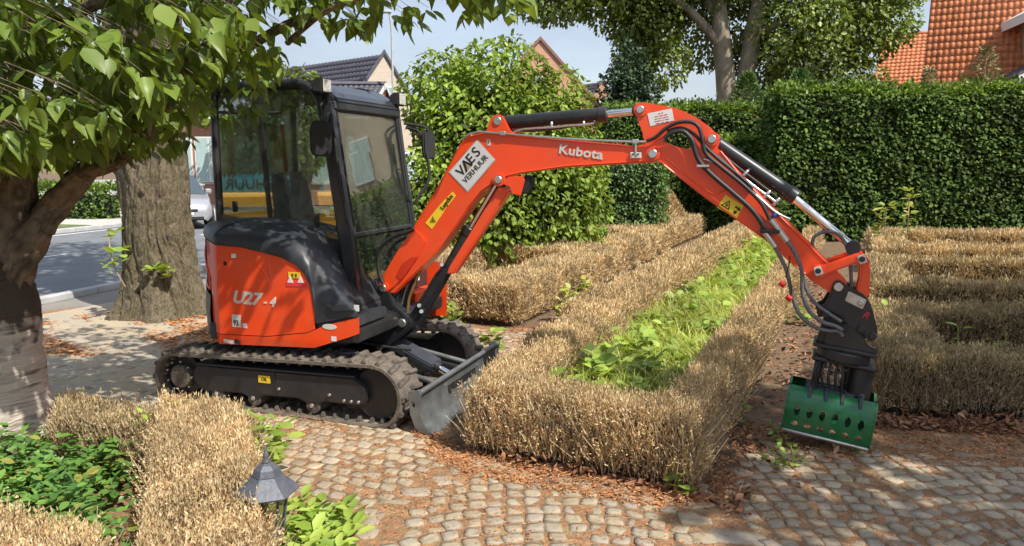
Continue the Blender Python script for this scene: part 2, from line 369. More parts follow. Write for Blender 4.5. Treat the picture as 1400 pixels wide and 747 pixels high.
# --- house body
def arc_path():
    P = []
    for i in range(61): a = R(114 + (246 - 114) * i / 60); P.append((.80 * math.cos(a), .80 * math.sin(a), -1 if a > math.pi else 1, math.degrees(a)))
    return P
AP = [p for p in arc_path()]
xs0 = AP[-1][0]; yn = AP[-1][1]
def side_run(x1, step=.012):
    k = int((x1 - xs0) / step); return [(xs0 + (x1 - xs0) * i / k, yn, -1, 247) for i in range(1, k + 1)]
def zb(x, ang):      # seam between the red panel and the grey hood
    if ang < 247: return float(np.interp(ang, [114, 200, 222, 235, 246], [1.33, 1.33, 1.325, 1.29, 1.265]))
    return float(np.interp(x, [-.33, -.09, .10, .26, .38, .45, .495, .515, .524, .60, .86], [1.262, 1.253, 1.223, 1.192, 1.144, 1.085, 1.00, .90, .722, .738, .80]))
def zbot(x, ang):
    return .505 if ang < 247 else float(np.interp(x, [-.33, .5, .80, .90], [.505, .545, .65, .69]))
path = AP + side_run(.88)
def grid_shell(name, path, zf0, zf1, nv, m, inset=None, cond=None, parent=EX, thick=.0):
    V = []; F = []; nu = len(path)
    for (x, y, s, a) in path:
        z0 = zf0(x, a); z1 = zf1(x, a)
        for j in range(nv + 1):
            t = j / nv; z = z0 + (z1 - z0) * t; q = inset(x, y, a, t, z) if inset else (x, y, z); V.append(q)
    for i in range(nu - 1):
        for j in range(nv):
            if cond and not cond(path[i], j): continue
            a = i * (nv + 1) + j; F.append((a, a + nv + 1, a + nv + 2, a + 1))
    o = mesh(name, V, F, m, parent, smooth=True); return sharp(o, 40)
def sk(x, y, a, t, z):       # a slight tumblehome and rounded lower edge of the red panel
    k = 1 - .012 * max(0, (z - .75)) - .02 * max(0, .58 - z) / .08
    return (x * (k if a < 247 else 1), y * k, z)
# red covers: rear wrap, side panel, lower skirt
skirt_top = lambda x, a: .585 if a < 247 else float(np.interp(x, [-.33, .1, .45, .60, .88], [.585, .60, .655, .722, .80]))
grid_shell('skirt_panel', path, zbot, lambda x, a: min(skirt_top(x, a), zb(x, a) + .01) - .004, 4, ORANGE, sk)
grid_shell('engine_panel', [p for p in path if p[0] < .527], lambda x, a: skirt_top(x, a) + .002, lambda x, a: max(zb(x, a), skirt_top(x, a) + .003), 12, ORANGE, sk,
           cond=lambda p, j: not (198 < p[3] < 236 and j < 10))
def sk2(off):
    def f(x, y, a, t, z):
        k = 1 + off; q = sk(x, y, a, t, z); return (q[0] * (k if a < 247 else 1), q[1] * k, q[2])
    return f
grid_shell('seam_line', [p for p in path if -.40 < p[0] < .52 and p[3] > 240], lambda x, a: skirt_top(x, a) - .005, lambda x, a: skirt_top(x, a) + .004, 1, DARK, sk2(-.004))
# counterweight corner in grey, grille above
grid_shell('counterweight', [p for p in AP if 170 < p[3] < 239], lambda x, a: .50 + max(0, (a - 226)) * .004, lambda x, a: float(np.interp(a, [170, 205, 239], [.97, .96, .86])), 10, GREYP,
           lambda x, y, a, t, z: (x * (1.012 + .01 * math.sin(t * math.pi) - .06 * (t < .08) + (.01 if .55 < t < .62 else 0)), y * (1.012 + .01 * math.sin(t * math.pi)), z))
def ring_frame():
    lo = lambda x, a: float(np.interp(a, [202, 214, 236], [.99, .955, .905])); hi = lambda x, a: float(np.interp(a, [202, 210, 222, 236], [1.24, 1.235, 1.16, 1.0]))
    o = grid_shell('rear_grille', [p for p in AP if 200 <= p[3] <= 236], lo, hi, 8, DARK, lambda x, y, a, t, z: (x * .982, y * .982, z))
    for k in range(9):
        P = []
        for p in AP:
            if 203 <= p[3] <= 232 and lo(*p[:1], p[3]) + .01 < .94 + k * .032 < hi(p[0], p[3]) - .005: P.append((p[0] * .99, p[1] * .99, .94 + k * .032))
        if len(P) > 1: tube('grille_bar', P, .004, GREYP, o, 6)
    P = [(p[0] * 1.0, p[1] * 1.0, lo(0, p[3])) for p in AP if 202 <= p[3] <= 236] + [(p[0], p[1], hi(0, p[3])) for p in reversed(AP) if 202 <= p[3] <= 236]
    tube('grille_rim', P + P[:1], .009, ORANGE, o, 8)
    # bodywork filling between grille and panels
    grid_shell('rear_corner_panel', [p for p in AP if 197 <= p[3] <= 238], hi, lambda x, a: zb(x, a), 4, ORANGE, sk)
ring_frame()
tube('seam_edge', [(p[0], p[1] * 1.001, zb(p[0], p[3]) + .004) for p in path if p[3] > 200 and p[0] < .53], .007, DARK, EX, 6)
# embossed contours of the side panel
def emb(pts, r=.006):
    tube('panel_crease', [(a, yn * .9915 - (0.0), b) for a, b in pts], r, ORANGE, EX, 6, sm=5)
emb([(-.27, 1.17), (.02, 1.13), (.10, 1.08), (.135, 1.01), (.13, .965), (.0, .955), (-.27, .94)])
emb([(.15, 1.15), (.165, .95), (.16, .64)], .005)
emb([(-.26, .845), (.10, .835), (.12, .80), (.125, .69), (.10, .665), (-.05, .655)])
cyl('key_hole', (-.245, yn * .992 - .004, 1.125), (-.245, yn + .03, 1.125), .018, DARK, EX, 16)
text_mesh('lettering', 'U27', .128, SILVER, EX, side_mat(-.072, .872, yn - .001, R(-1.5)), bold=.0045, shear=.28, sx=1.12, depth=.002)
plate('hyphen', [(.085, .845), (.112, .845), (.116, .858), (.089, .858)], yn - .003, yn, SILVER, EX, 0)
text_mesh('lettering', '4', .100, SILVER, EX, side_mat(.158, .857, yn - .001, R(-1.5)), bold=.003, shear=.28, sx=.95, depth=.002)
def sticker(px0, py0, px1, py1, y, m, parent=EX, name='sticker', dz=0.0):
    a = LY(px0, py0, y); b = LY(px1, py1, y); return plate(name, [(a[0], a[1]), (b[0], a[1] + dz), (b[0], b[1] + dz), (a[0], b[1])], y - .002, y + .001, m, parent, 0)
s = sticker(317, 430, 330, 448, yn, SILVER)
text_mesh('lettering', '93', .060, BLACKI, s, side_mat(*[(LY(323, 442, yn)[0]), LY(323, 442, yn)[1], yn - .003]), bold=.0012, sx=.8)
sticker(332, 442, 338, 449, yn, WHITEP); sticker(316, 347, 323, 353, yn, SILVER)
s = sticker(394, 372, 411, 381, yn, YELLOW, name='warning_sticker'); text_mesh('lettering', '!! !!', .035, BLACKI, s, side_mat(*LY(402.5, 377, yn), yn - .003), bold=.001)
s = sticker(391, 385, 419, 393, yn, mat('red_sticker', (.75, .04, .05), .5), name='warning_sticker')
for px in (397, 411):
    a = LY(px, 383, yn); plate('white_triangle', [(a[0] - .025, a[1] - .02), (a[0] + .025, a[1] - .02), (a[0], a[1] + .03)], yn - .004, yn, WHITEP, s, 0)
sticker(306, 463, 320, 469, yn, SILVER, dz=-.01); sticker(321, 464, 329, 470, yn, DARK, dz=-.01); 
a = LY(450.5, 447, yn); plate('sticker', [(a[0] + .045 * math.cos(t) * (1.3), a[1] + .020 * math.sin(t)) for t in [2 * math.pi * i / 20 for i in range(20)]], yn - .003, yn, SILVER, EX, 0)
sticker(453, 460, 460, 467, yn, WHITEP); sticker(484, 417, 491, 426, yn, WHITEP)

# --- grey hood over the engine: a dome that falls to the front
def ztop(x, a):
    if a < 247: return float(np.interp(a, [114, 180, 246], [1.42, 1.43, 1.43]))
    return float(np.interp(x, [-.33, -.05, .12, .28, .42, .52, .62, .70, .80, .88], [1.43, 1.43, 1.415, 1.385, 1.33, 1.26, 1.17, 1.08, .98, .90]))
def hood(x, y, a, t, z):
    z0 = zb(x, a); z1 = max(ztop(x, a), z0 + .03)
    h = math.sin(t * math.pi / 2) ** .85; g = 1 - math.cos(t * math.pi / 2) ** 1.0
    zz = z0 + .006 + (z1 - z0) * h
    if a < 247: k = 1.006 - .60 * g ** 1.4; return (x * k, y * k, zz)
    return (x - .31 * g * min(1, max(0, (x - .25) / .63)), (yn * 1.010) + .50 * g ** 1.35, zz)
grid_shell('engine_hood', path, lambda x, a: 0., lambda x, a: 1., 16, GREYP, hood)
plate('hood_base', [(.50, .70), (.53, .74), (.86, .80), (.86, .72), (.55, .66)], yn + .02, -.3, GREYP, EX, .01)
plate('hood_core', [(-.55, 1.30), (.2, 1.30), (.45, 1.15), (.60, .95), (.70, .80), (.70, .55), (-.55, .55)], -.60, .68, DARK, EX, .02)
plate('foot_step', [(.63, .875), (.80, .885), (.86, .845), (.69, .83)], yn - .03, yn + .02, GREYP, EX, .006)
plate('floor_frame', [(-.45, .53), (.85, .60), (.86, .70), (.70, .74), (-.45, .66)], -.70, .70, BLACKP, EX, .01)
grid_shell('far_side_panel', [(p[0], -p[1], 1, p[3]) for p in path if p[0] > -.33 or p[3] == 247], lambda x, a: .52, lambda x, a: 1.0, 2, ORANGE, lambda x, y, a, t, z: (x, y, z))

# --- cab
CAB = bpy.data.objects.new('cab', None); link(CAB, EX)
NY, FY = -.30, .72
def ctube(name, P, r=.028, m=BLACKP, seg=8, sm=0, parent=CAB): return tube(name, P, r, m, parent, seg, sm)
# near arch: rear post, roof rail, front post
P = [(-.62, NY, 1.30), (-.64, NY, 1.45), (-.635, NY, 2.30), (-.615, NY, 2.40), (-.55, NY, 2.445), (-.1, NY, 2.455), (.12, NY, 2.45), (.24, NY, 2.425), (.32, NY, 2.35), (.355, NY, 2.22), (.43, NY, 1.75), (.53, NY, 1.05), (.58, NY, .70)]
ctube('cab_post', P, .032, BLACKP, 10, 5)
ctube('cab_post', [(a, FY, c) for a, b, c in P], .032, BLACKP, 10, 5)
# wide front corner posts (charcoal)
def quadpost(name, prof, y0, y1, m=CABP): return plate(name, prof, y0, y1, m, CAB, .008, smooth=False)
quadpost('front_post', [(.375, 2.30), (.450, 2.30), (.50, 1.90), (.575, 1.40), (.625, .95), (.66, .70), (.56, .66), (.53, .95), (.46, 1.45), (.40, 1.95)], NY - .035, NY + .03)
quadpost('front_post', [(.375, 2.30), (.450, 2.30), (.50, 1.90), (.575, 1.40), (.625, .95), (.66, .70), (.56, .66), (.53, .95), (.46, 1.45), (.40, 1.95)], FY - .03, FY + .03)
quadpost('lower_side_panel', [(.36, 1.05), (.50, 1.10), (.60, .72), (.66, .66), (.66, .60), (.36, .62)], NY - .04, NY - .01)
# roof
rf = plate('roof', [(-.63, 2.42), (-.60, 2.455), (-.1, 2.475), (.16, 2.478), (.28, 2.462), (.42, 2.385), (.475, 2.335), (.475, 2.30), (.40, 2.30), (.30, 2.39), (-.55, 2.39)], NY + .01, FY - .01, CABP, CAB, .012)
plate('roof_rib', [(-.4, 2.478), (.20, 2.492), (.30, 2.470), (.20, 2.465), (-.4, 2.46)], NY + .16, NY + .22, CABP, rf, .008)
plate('roof_rib', [(-.4, 2.478), (.20, 2.492), (.30, 2.470), (.20, 2.465), (-.4, 2.46)], FY - .22, FY - .16, CABP, rf, .008)
box('front_header', (.40, NY, 2.255), (.47, FY, 2.315), CABP, CAB, .008)
# front panes: x as function of z on the raked face
fx = lambda z: float(np.interp(z, [.7, .95, 1.4, 1.9, 2.3], [.655, .620, .572, .497, .447]))
def pane(name, y0, y1, z0, z1, xf, m, parent=CAB):
    n = 6; V = []
    for i in range(n + 1):
        z = z0 + (z1 - z0) * i / n; V += [(xf(z), y0, z), (xf(z), y1, z), (xf(z) - .006, y0, z), (xf(z) - .006, y1, z)]
    F = []
    for i in range(n):
        a = 4 * i; F += [(a, a + 1, a + 5, a + 4), (a + 2, a + 6, a + 7, a + 3), (a, a + 4, a + 6, a + 2), (a + 1, a + 3, a + 7, a + 5)]
    F += [(0, 2, 3, 1), (4 * n, 4 * n + 1, 4 * n + 3, 4 * n + 2)]
    return mesh(name, V, F, m, parent)
up = pane('windscreen', NY + .03, FY - .03, 1.335, 2.255, lambda z: fx(z) - .012, GLASS_FRONT)
lowp = pane('lower_windscreen', NY + .03, FY - .03, .76, 1.31, lambda z: fx(z) - .020, GLASS_FRONT)
bar = box('windscreen_divider', (fx(1.32) - .04, NY + .03, 1.305), (fx(1.32) + .002, FY - .03, 1.335), CABP, CAB, .004)
for yy in (NY + .045, FY - .045): tube('window_seal', [(fx(z) - .004, yy, z) for z in (.76, 1.1, 1.4, 1.8, 2.25)], .010, DARK, CAB, 8)
tube('window_seal', [(fx(2.25) - .004, NY + .045, 2.25), (fx(2.25) - .004, FY - .045, 2.25)], .010, DARK, CAB, 8)
tube('wiper_arm', [(fx(1.75) + .012, FY - .10, 1.60), (fx(1.9) + .012, FY - .16, 1.80), (fx(2.05) + .012, FY - .18, 2.02)], .008, DARK, up, 6)
tube('wiper_arm', [(fx(1.5) + .014, FY - .03, 1.52), (fx(1.6) + .014, FY - .10, 1.60), (fx(1.75) + .014, FY - .13, 1.74)], .006, DARK, up, 6)
box('cab_sill', (.45, NY - .02, .66), (.69, FY, .76), CABP, CAB, .01)
# near side window
sw = plate('side_window', [(-.60, 1.435), (.455, 1.30), (.40, 1.75), (.335, 2.22), (.30, 2.34), (.22, 2.405), (-.585, 2.41)], NY - .003, NY + .003, GLASS_SIDE, CAB, 0)
sw2 = plate('window_top_band', [(-.59, 2.265), (.005, 2.245), (.005, 2.40), (-.585, 2.405)], NY + .004, NY + .012, mat('smoked_band', (.16, .17, .16), .25), sw, 0)
box('handhold', (-.145, NY + .012, 2.27), (-.055, NY + .03, 2.38), DARK, sw2, .02)
tube('window_rail', [(-.60, NY - .005, 2.255), (.0, NY - .005, 2.235)], .012, BLACKP, CAB, 8)
plate('sliding_bar', [(-.235, 2.42), (-.185, 2.42), (-.130, 1.37), (-.165, 1.37)], NY - .014, NY + .016, BLACKP, CAB, .004)
plate('window_seal', [(-.62, 1.455), (.46, 1.32), (.465, 1.285), (-.62, 1.420)], NY - .012, NY + .01, mat('brass_seal', (.20, .12, .05), .5), CAB, .003)
plate('cab_lower_wall', [(-.62, 1.42), (.47, 1.29), (.56, .66), (-.60, .66)], NY - .006, NY + .01, BLACKP, CAB, .004)
for (x, z) in ((-.50, 1.475), (.26, 1.38)): box('window_latch', (x, NY - .02, z), (x + .03, NY + .02, z + .085), DARK, CAB, .006)
# rear glass and far side
box('rear_sill', (-.66, NY, 1.30), (-.62, FY, 1.45), BLACKP, CAB, .006)
pane('rear_window', NY + .02, FY - .02, 1.45, 2.36, lambda z: -.63, GLASS_SIDE)
box('rear_header', (-.655, NY, 2.36), (-.60, FY, 2.44), BLACKP, CAB, .006)
box('door_post', (-.16, FY - .03, .9), (-.09, FY + .02, 2.44), BLACKP, CAB, .008)
box('door_rail', (-.62, FY - .02, 1.30), (.56, FY + .01, 1.37), BLACKP, CAB, .006)
box('door_lower_panel', (-.62, FY - .01, .66), (.60, FY + .01, 1.30), BLACKP, CAB, .006)
plate('door_window', [(-.60, 1.37), (.52, 1.37), (.42, 2.2), (.3, 2.4), (-.60, 2.4)], FY - .003, FY + .003, GLASS_SIDE, CAB, 0)
box('cab_headliner', (-.60, NY + .03, 2.375), (.30, FY - .03, 2.392), DARK, CAB, .003)
tube('seat_belt', [(-.60, .50, 2.2), (-.56, .48, 1.8), (-.52, .44, 1.4)], .02, mat('belt_orange', (.5, .12, .03), .7), CAB, 6)
# seat and controls
st = bpy.data.objects.new('seat', None)
seatc = mesh('seat_cushion', [(x, y, z) for z in (1.02, 1.12) for x, y in ((-.30, .02), (.16, .02), (.16, .46), (-.30, .46))], [(0, 3, 2, 1), (4, 5, 6, 7), (0, 1, 5, 4), (1, 2, 6, 5), (2, 3, 7, 6), (3, 0, 4, 7)], SEATM, CAB, bevel=.035, seg=3)
plate('seat_back', [(-.28, 1.10), (-.16, 1.12), (-.24, 1.50), (-.30, 1.76), (-.38, 1.80), (-.43, 1.74), (-.40, 1.45)], .04, .44, SEATM, CAB, .04, 3)
box('floor_plate', (-.60, NY + .02, .84), (.60, FY - .02, .88), DARK, CAB, .004)
box('right_console', (-.30, NY + .03, .88), (.26, NY + .22, 1.28), DARK, CAB, .03, 2)
box('left_console', (-.30, FY - .24, .88), (.20, FY - .05, 1.28), DARK, CAB, .03, 2)
for yy in (NY + .13, FY - .15): lv = tube('control_lever', [(.16, yy, 1.28), (.18, yy, 1.36), (.16, yy, 1.44)], [.012, .012, .022], DARK, CAB, 10)
for yy in (.13, .20, .30): tube('travel_lever', [(.42, yy, .86), (.46, yy, 1.10), (.40, yy, 1.34)], .011, STEEL, CAB, 8, 4)
tube('dash_handle', [(.44, NY + .16, 1.40), (.43, NY + .17, 1.50), (.43, NY + .42, 1.50), (.44, NY + .43, 1.38)], .013, DARK, CAB, 8)
grat = box('dash_panel', (.30, NY + .06, 1.34), (.50, FY - .12, 1.37), DARK, CAB, .006); 
for i in range(9): tube('mesh_wire', [(.30, NY + .10 + i * .09, 1.375), (.50, NY + .04 + i * .09, 1.50)], .006, BLACKP, grat, 6)
# work lights
def work_light(x, y, z, yaw):
    o = bpy.data.objects.new('work_light', None); link(o, EX); o.location = (x, y, z); o.rotation_euler = (0, 0, yaw)
    b = plate('lamp_housing', [(-.045, -.045), (.03, -.055), (.045, -.05), (.045, .055), (.03, .06), (-.03, .055), (-.055, .02)], -.062, .062, DARK, o, .012)
    box('lamp_lens', (.043, -.054, -.044), (.052, .054, .050), LENS, o, .006)
    tube('lamp_bracket', [(-.01, .0, -.055), (-.01, 0, -.11)], .012, DARK, o, 8); return o
work_light(.37, NY - .02, 2.42, R(3)); work_light(.46, FY - .03, 2.40, R(0))
# mirrors
def mirror(P, c, tilt, sx, sz, yaw):
    o = bpy.data.objects.new('rear_view_mirror', None); link(o, EX)
    tube('mirror_arm', P, .012, DARK, o, 8, 4)
    hull = [(sx * abs(math.cos(t)) ** .45 * (1 if math.cos(t) > 0 else -1), sz * abs(math.sin(t)) ** .55 * (1 if math.sin(t) > 0 else -1)) for t in [2 * math.pi * i / 32 for i in range(32)]]
    h = plate('mirror_housing', hull, -.02, .02, GREYP if 0 else DARK, o, .012); h.location = c; h.rotation_euler = (0, tilt, yaw)
    g = plate('mirror_glass', [(a * .86, b * .9) for a, b in hull], .020, .023, mat('mirror_glass', (.3, .32, .35), .1, 1.), o, 0); g.location = c; g.rotation_euler = (0, tilt, yaw)
mirror([(.43, NY - .03, 2.22), (.47, NY - .12, 2.16), (.47, NY - .15, 2.05)], (.45, -.47, 2.035), R(3), .077, .128, R(75) - R(90) + R(38))
mirror([(.50, FY + .02, 2.20), (.58, FY + .06, 2.19), (.66, FY + .12, 2.16), (.66, FY + .14, 2.05)], (.66, .87, 2.02), R(-3), .075, .125, R(70))
tube('grab_rail', [(.50, FY + .03, 2.17), (.60, FY + .09, 2.13), (.66, FY + .11, 1.95), (.68, FY + .10, 1.72), (.60, FY + .03, 1.55), (.585, FY + .02, 1.50)], .014, DARK, CAB, 8, 4)
tube('grab_rail', [(.455, NY - .045, 2.20), (.50, NY - .06, 2.0), (.52, NY - .06, 1.75), (.56, NY - .05, 1.5), (.57, NY - .04, 1.40)], .011, DARK, CAB, 8, 4)
# front lower panel with a plate
box('front_kick_panel', (.60, .35, .62), (.70, FY, 1.02), CABP, CAB, .01)
box('info_plate', (.700, .40, .86), (.704, .56, .99), WHITEP, CAB, .001)
text_mesh('lettering', 'VAES', .045, BLACKI, CAB, Matrix.Translation((.706, .48, .925)) @ Matrix.Rotation(R(90), 4, 'Z') @ Matrix.Rotation(R(90), 4, 'X'), bold=.0008)
box('front_skirt', (.70, .30, .62), (.80, .66, .80), ORANGE, EX, .01)
tube('seal_hose', [(.62, NY - .05, 1.08), (.60, NY - .07, .98), (.61, NY - .05, .86)], .008, DARK, CAB, 6, 4)

# --- swing bracket and front frame
sb = [LY(a, b, 0) for a, b in [(521, 399), (531, 390), (540, 397), (546, 413), (562, 429), (570, 437), (568, 446), (552, 461), (543, 469), (510, 469), (501, 458), (517, 447), (527, 440), (529, 424), (522, 408)]]
SB = plate('swing_bracket', sb, -.10, -.055, BLACKP, EX, .008); plate('bracket_cheek', sb, .055, .10, BLACKP, SB, .008)
plate('bracket_web', [sb[i] for i in (0, 1, 2, 3, 4, 11, 12, 13, 14)], -.056, .056, BLACKP, SB, .004)
cyl('kingpost', (.585, 0, .43), (.585, 0, .56), .075, LUGM, SB, 24, .01); cyl('kingpost_cap', (.585, 0, .70), (.585, 0, .745), .085, BLACKP, SB, 28, .01)
for z in (.45, .71): plate('frame_lug', [(.35, z - .02), (.60, z - .02), (.66, z), (.60, z + .035), (.35, z + .035)], -.12, .12, BLACKP, EX, .01)
cyl('swing_cylinder', (.30, -.42, .575), (.50, -.14, .575), .036, STEEL, EX)
cyl('swing_cylinder_rod', (.46, -.20, .575), (.60, -.05, .575), .022, CHROME, EX)
tube('step_ring', [(.70 + .075 * math.cos(t), -.60 + .05 * math.sin(t), .505) for t in [2 * math.pi * i / 16 for i in range(17)]], .010, GREYP, EX, 6)
tube('hydraulic_line', [(.45, -.30, .45), (.50, -.2, .47), (.75, -.15, .44), (.95, -.1, .42)], .012, HOSE, EX, 8, 4)
cyl('air_tube', (.45, -.25, .60), (.56, -.24, .60), .10, DARK, EX, 24, .01)

# --- boom
by = .078
BOOM = plate('boom', [LY(a, b, -by) for a, b in [(519.5, 396), (519, 388), (526, 375), (564, 312), (596, 258), (612, 229), (628.5, 197), (641, 186), (661, 181), (700, 184), (774, 191), (868, 199.5), (895, 196), (905, 204), (904, 216), (894, 223), (879, 223), (774, 229), (727, 235), (708, 238), (690, 243), (672, 252), (658, 263), (641, 284), (622, 312), (600, 342), (577, 366), (556, 386), (540, 402), (527, 401)]], -by, by, ORANGE, EX, .010, 2)
def slab(pts, y, m, parent, name='boss', t=.012, both=True, bevel=.004):
    o = plate(name, [LY(a, b, y) for a, b in pts], y - t, y + .002, m, parent, bevel)
    if both: plate(name, [LY(a, b, y) for a, b in pts], -y - .002, -y + t, m, parent, bevel)
    return o
def disc(px, py, rpx, n=24): return [(px + rpx * math.cos(t), py + rpx * math.sin(t)) for t in [2 * math.pi * i / n for i in range(n)]]
# raised edge flanges of the boom box
tube('boom_weld_edge', [at3(a, b, -by - .001) for a, b in [(566, 314), (598, 260), (614, 231), (630, 199), (642, 188), (661, 183.5), (700, 186.5), (774, 193), (866, 201)]], .0055, ORANGE, BOOM, 6)
tube('boom_weld_edge', [at3(a, b, -by - .001) for a, b in [(578, 364), (601, 340), (621, 310), (640, 282), (657, 261), (672, 250), (690, 241), (710, 236), (774, 227), (878, 220.5)]], .0055, ORANGE, BOOM, 6)
slab([(519, 396), (519, 388), (526, 374), (545, 342), (566, 312), (577, 321), (583, 330), (574, 350), (556, 374), (540, 392), (528, 401)], -by, ORANGE, BOOM, 'root_plate', .012)
slab([(541, 378), (549, 362), (562, 352), (571, 352), (562, 366), (548, 384)], -by - .012, mat('orange_recess_shade', (.60, .035, .010), .5), BOOM, 'recess_shade_plate', .003)  # thin plate on the surface; darker orange paints the shade of a hollow
pin(*LY(525.5, 393, -by), -by - .035, by + .035, .030, BOOM); slab(disc(525.5, 393, 6.5), -by - .012, ORANGE, BOOM, 'boss', .010)
slab([(664, 184), (671, 164), (676, 158.5), (682, 156.5), (688, 159), (692, 166), (698, 178), (706, 186), (690, 190), (672, 189)], -by + .012, ORANGE, BOOM, 'cylinder_lug', .018)
pin(*LY(680.5, 165.5, -by), -by - .015, by + .015, .030, BOOM)
slab(disc(682.5, 246, 9), -by, ORANGE, BOOM, 'boss', .016); pin(*LY(682.5, 246, -by), -by - .03, by + .03, .028, BOOM)
slab([(695, 242), (714, 241), (718, 246), (712, 268), (700, 265), (697, 256), (688, 252)], -by, ORANGE, BOOM, 'lamp_guard', .008, False)
wl = plate('work_lamp', [LY(a, b, -.03) for a, b in [(716, 240), (727, 241), (728, 252), (721, 265), (712, 266), (714, 254)]], -.06, .05, DARK, BOOM, .012)
slab(disc(893, 210, 10), -by, ORANGE, BOOM, 'boss', .014); pin(*LY(893, 210.5, -by), -by - .035, by + .035, .030, BOOM)
tube('steel_pipe', [at3(a, b, -by - .014) for a, b in [(630, 192), (643, 183), (655, 180.5), (690, 183), (740, 187.5), (800, 191.5), (860, 194), (884, 194)]], .008, STEEL, BOOM, 8)
for a, b in ((688, 183), (869, 194)): box('pipe_clamp', (LY(a, b, -by)[0] - .022, -by - .022, LY(a, b, -by)[1] - .014), (LY(a, b, -by)[0] + .022, -by + .01, LY(a, b, -by)[1] + .016), STEEL, BOOM, .004)
box('clamp_block', (LY(862, 213, -by)[0], -by - .016, LY(862, 213, -by)[1] - .018), (LY(877, 213, -by)[0], -by, LY(877, 213, -by)[1] + .022), SILVER, BOOM, .003)
tube('clamp_stem', [at3(869, 213, -by - .012), at3(869, 192, -by - .012)], .009, STEEL, BOOM, 8)
for a in (866, 873): cyl('bolt', (LY(a, 211, -by)[0], -by - .022, LY(a, 211, -by)[1]), (LY(a, 211, -by)[0], -by, LY(a, 211, -by)[1]), .006, DARK, BOOM, 6, 0)
# placards and lettering on the boom
yb_ = -by - .0015
def quad(name, pts, y, m, parent, t=.001): return plate(name, [LY(a, b, y) for a, b in pts], y - t, y + t, m, parent, 0)
pc = quad('rental_placard', [(652.3, 190.8), (677.4, 219), (639.3, 263.5), (613, 236)], yb_, mat('placard_rim', (.42, .42, .42), .5), BOOM)
pc2 = quad('placard_face', [(652.3, 192.6), (675.6, 218.8), (639.3, 261.6), (614.8, 236)], yb_ - .0015, mat('placard_face', (.66, .66, .66), .5), BOOM)
def angle_of(a, b, y): p = LY(*a, y); q = LY(*b, y); return math.atan2(q[1] - p[1], q[0] - p[0])
ang = angle_of((626, 249.5), (664.5, 205.5), yb_)
yt = yb_ - .0035
c = LY(640.5, 222.5, yb_); M0 = side_mat(c[0], c[1], yt, ang)
for k, (ch, u, v, s_) in enumerate([('V', -.085, -.004, .105), ('E', .030, .004, .105), ('S', .098, .006, .105)]):
    text_mesh('lettering', ch, s_, BLACKI, pc2, M0 @ Matrix.Translation((u, v, 0)), bold=.0012, depth=.0008)
def tri(name, pts, M, m, parent, d=.0008):
    V = [M @ Vector((a, b, 0)) for a, b in pts] + [M @ Vector((a, b, d)) for a, b in pts]; n = len(pts)
    return mesh(name, V, [tuple(range(n))[::-1], tuple(range(n, 2 * n))] + [(i, (i + 1) % n, (i + 1) % n + n, i + n) for i in range(n)], m, parent)
tri('emblem', [(-.066, -.038), (-.026, .042), (-.014, .042), (.016, -.038), (-.004, -.038), (-.02, .016), (-.046, -.038)], M0, BLACKI, pc2)
tri('emblem_bar', [(-.035, -.036), (-.021, .008), (-.006, -.036)], M0, mat('emblem_gold', (.45, .32, .12), .5), pc2)
c = LY(650.2, 231.5, yb_); text_mesh('lettering', 'VERHUUR', .058, BLACKI, pc2, side_mat(c[0], c[1], yt, ang), bold=.0006, depth=.0008, spacing=1.02)
for (px, py) in ((630.5, 214), (660.8, 242)):
    c = LY(px - 1, py + 1 if py < 220 else py - 1.5, yb_)
    text_mesh('small_print', 'wwwwwww wwwwwwww wwwwww' if 0 else '- - -- --- -- - -- --- --', .018, BLACKI, pc2, side_mat(c[0], c[1], yt, ang), depth=.0005)
lk = quad('warning_sticker', [(618.4, 262.5), (623.5, 268), (606.5, 289), (607, 290), (590.5, 313.5), (581.5, 305), (601, 281)], yb_, YELLOW, BOOM)
ang2 = angle_of((601, 290), (620, 264.5), yb_); c = LY(611, 276.5, yb_)
text_mesh('lettering', 'Luyckx', .048, BLACKI, lk, side_mat(c[0], c[1], yt, ang2), bold=.0012, depth=.0008)
def warn_triangle(cx_, cz_, s_, y, a, parent):
    M = side_mat(cx_, cz_, y, a)
    o = [(0, s_), (-s_ * .9, -s_ * .55), (s_ * .9, -s_ * .55)]; i_ = [(0, s_ * .68), (-s_ * .62, -s_ * .38), (s_ * .62, -s_ * .38)]
    for k in range(3): tri('triangle_bar', [o[k], o[(k + 1) % 3], i_[(k + 1) % 3], i_[k]], M, BLACKI, parent)
    tri('triangle_mark', [(-s_ * .12, s_ * .3), (s_ * .15, s_ * .25), (.0, -s_ * .25), (s_ * .3, -s_ * .1), (-s_ * .2, -s_ * .3)], M, BLACKI, parent)
c = LY(592, 301, yb_); warn_triangle(c[0], c[1], .028, yt, 0, lk)
ak = angle_of((764, 204), (822, 212), yb_)
c = LY(794, 208.5, yb_)
text_mesh('lettering', 'Kubota', .090, SILVER, BOOM, side_mat(c[0], c[1], yt + .001, ak), bold=.0022, depth=.001, sx=1.16, spacing=1.04)
c = LY(668, 194.5, yb_); q_ = quad('sticker', [(665.5, 190.5), (670.5, 190.7), (670.5, 199.5), (665.5, 199.3)], yb_, SILVER, BOOM); text_mesh('lettering', '3', .03, BLACKI, q_, side_mat(c[0], c[1], yt))

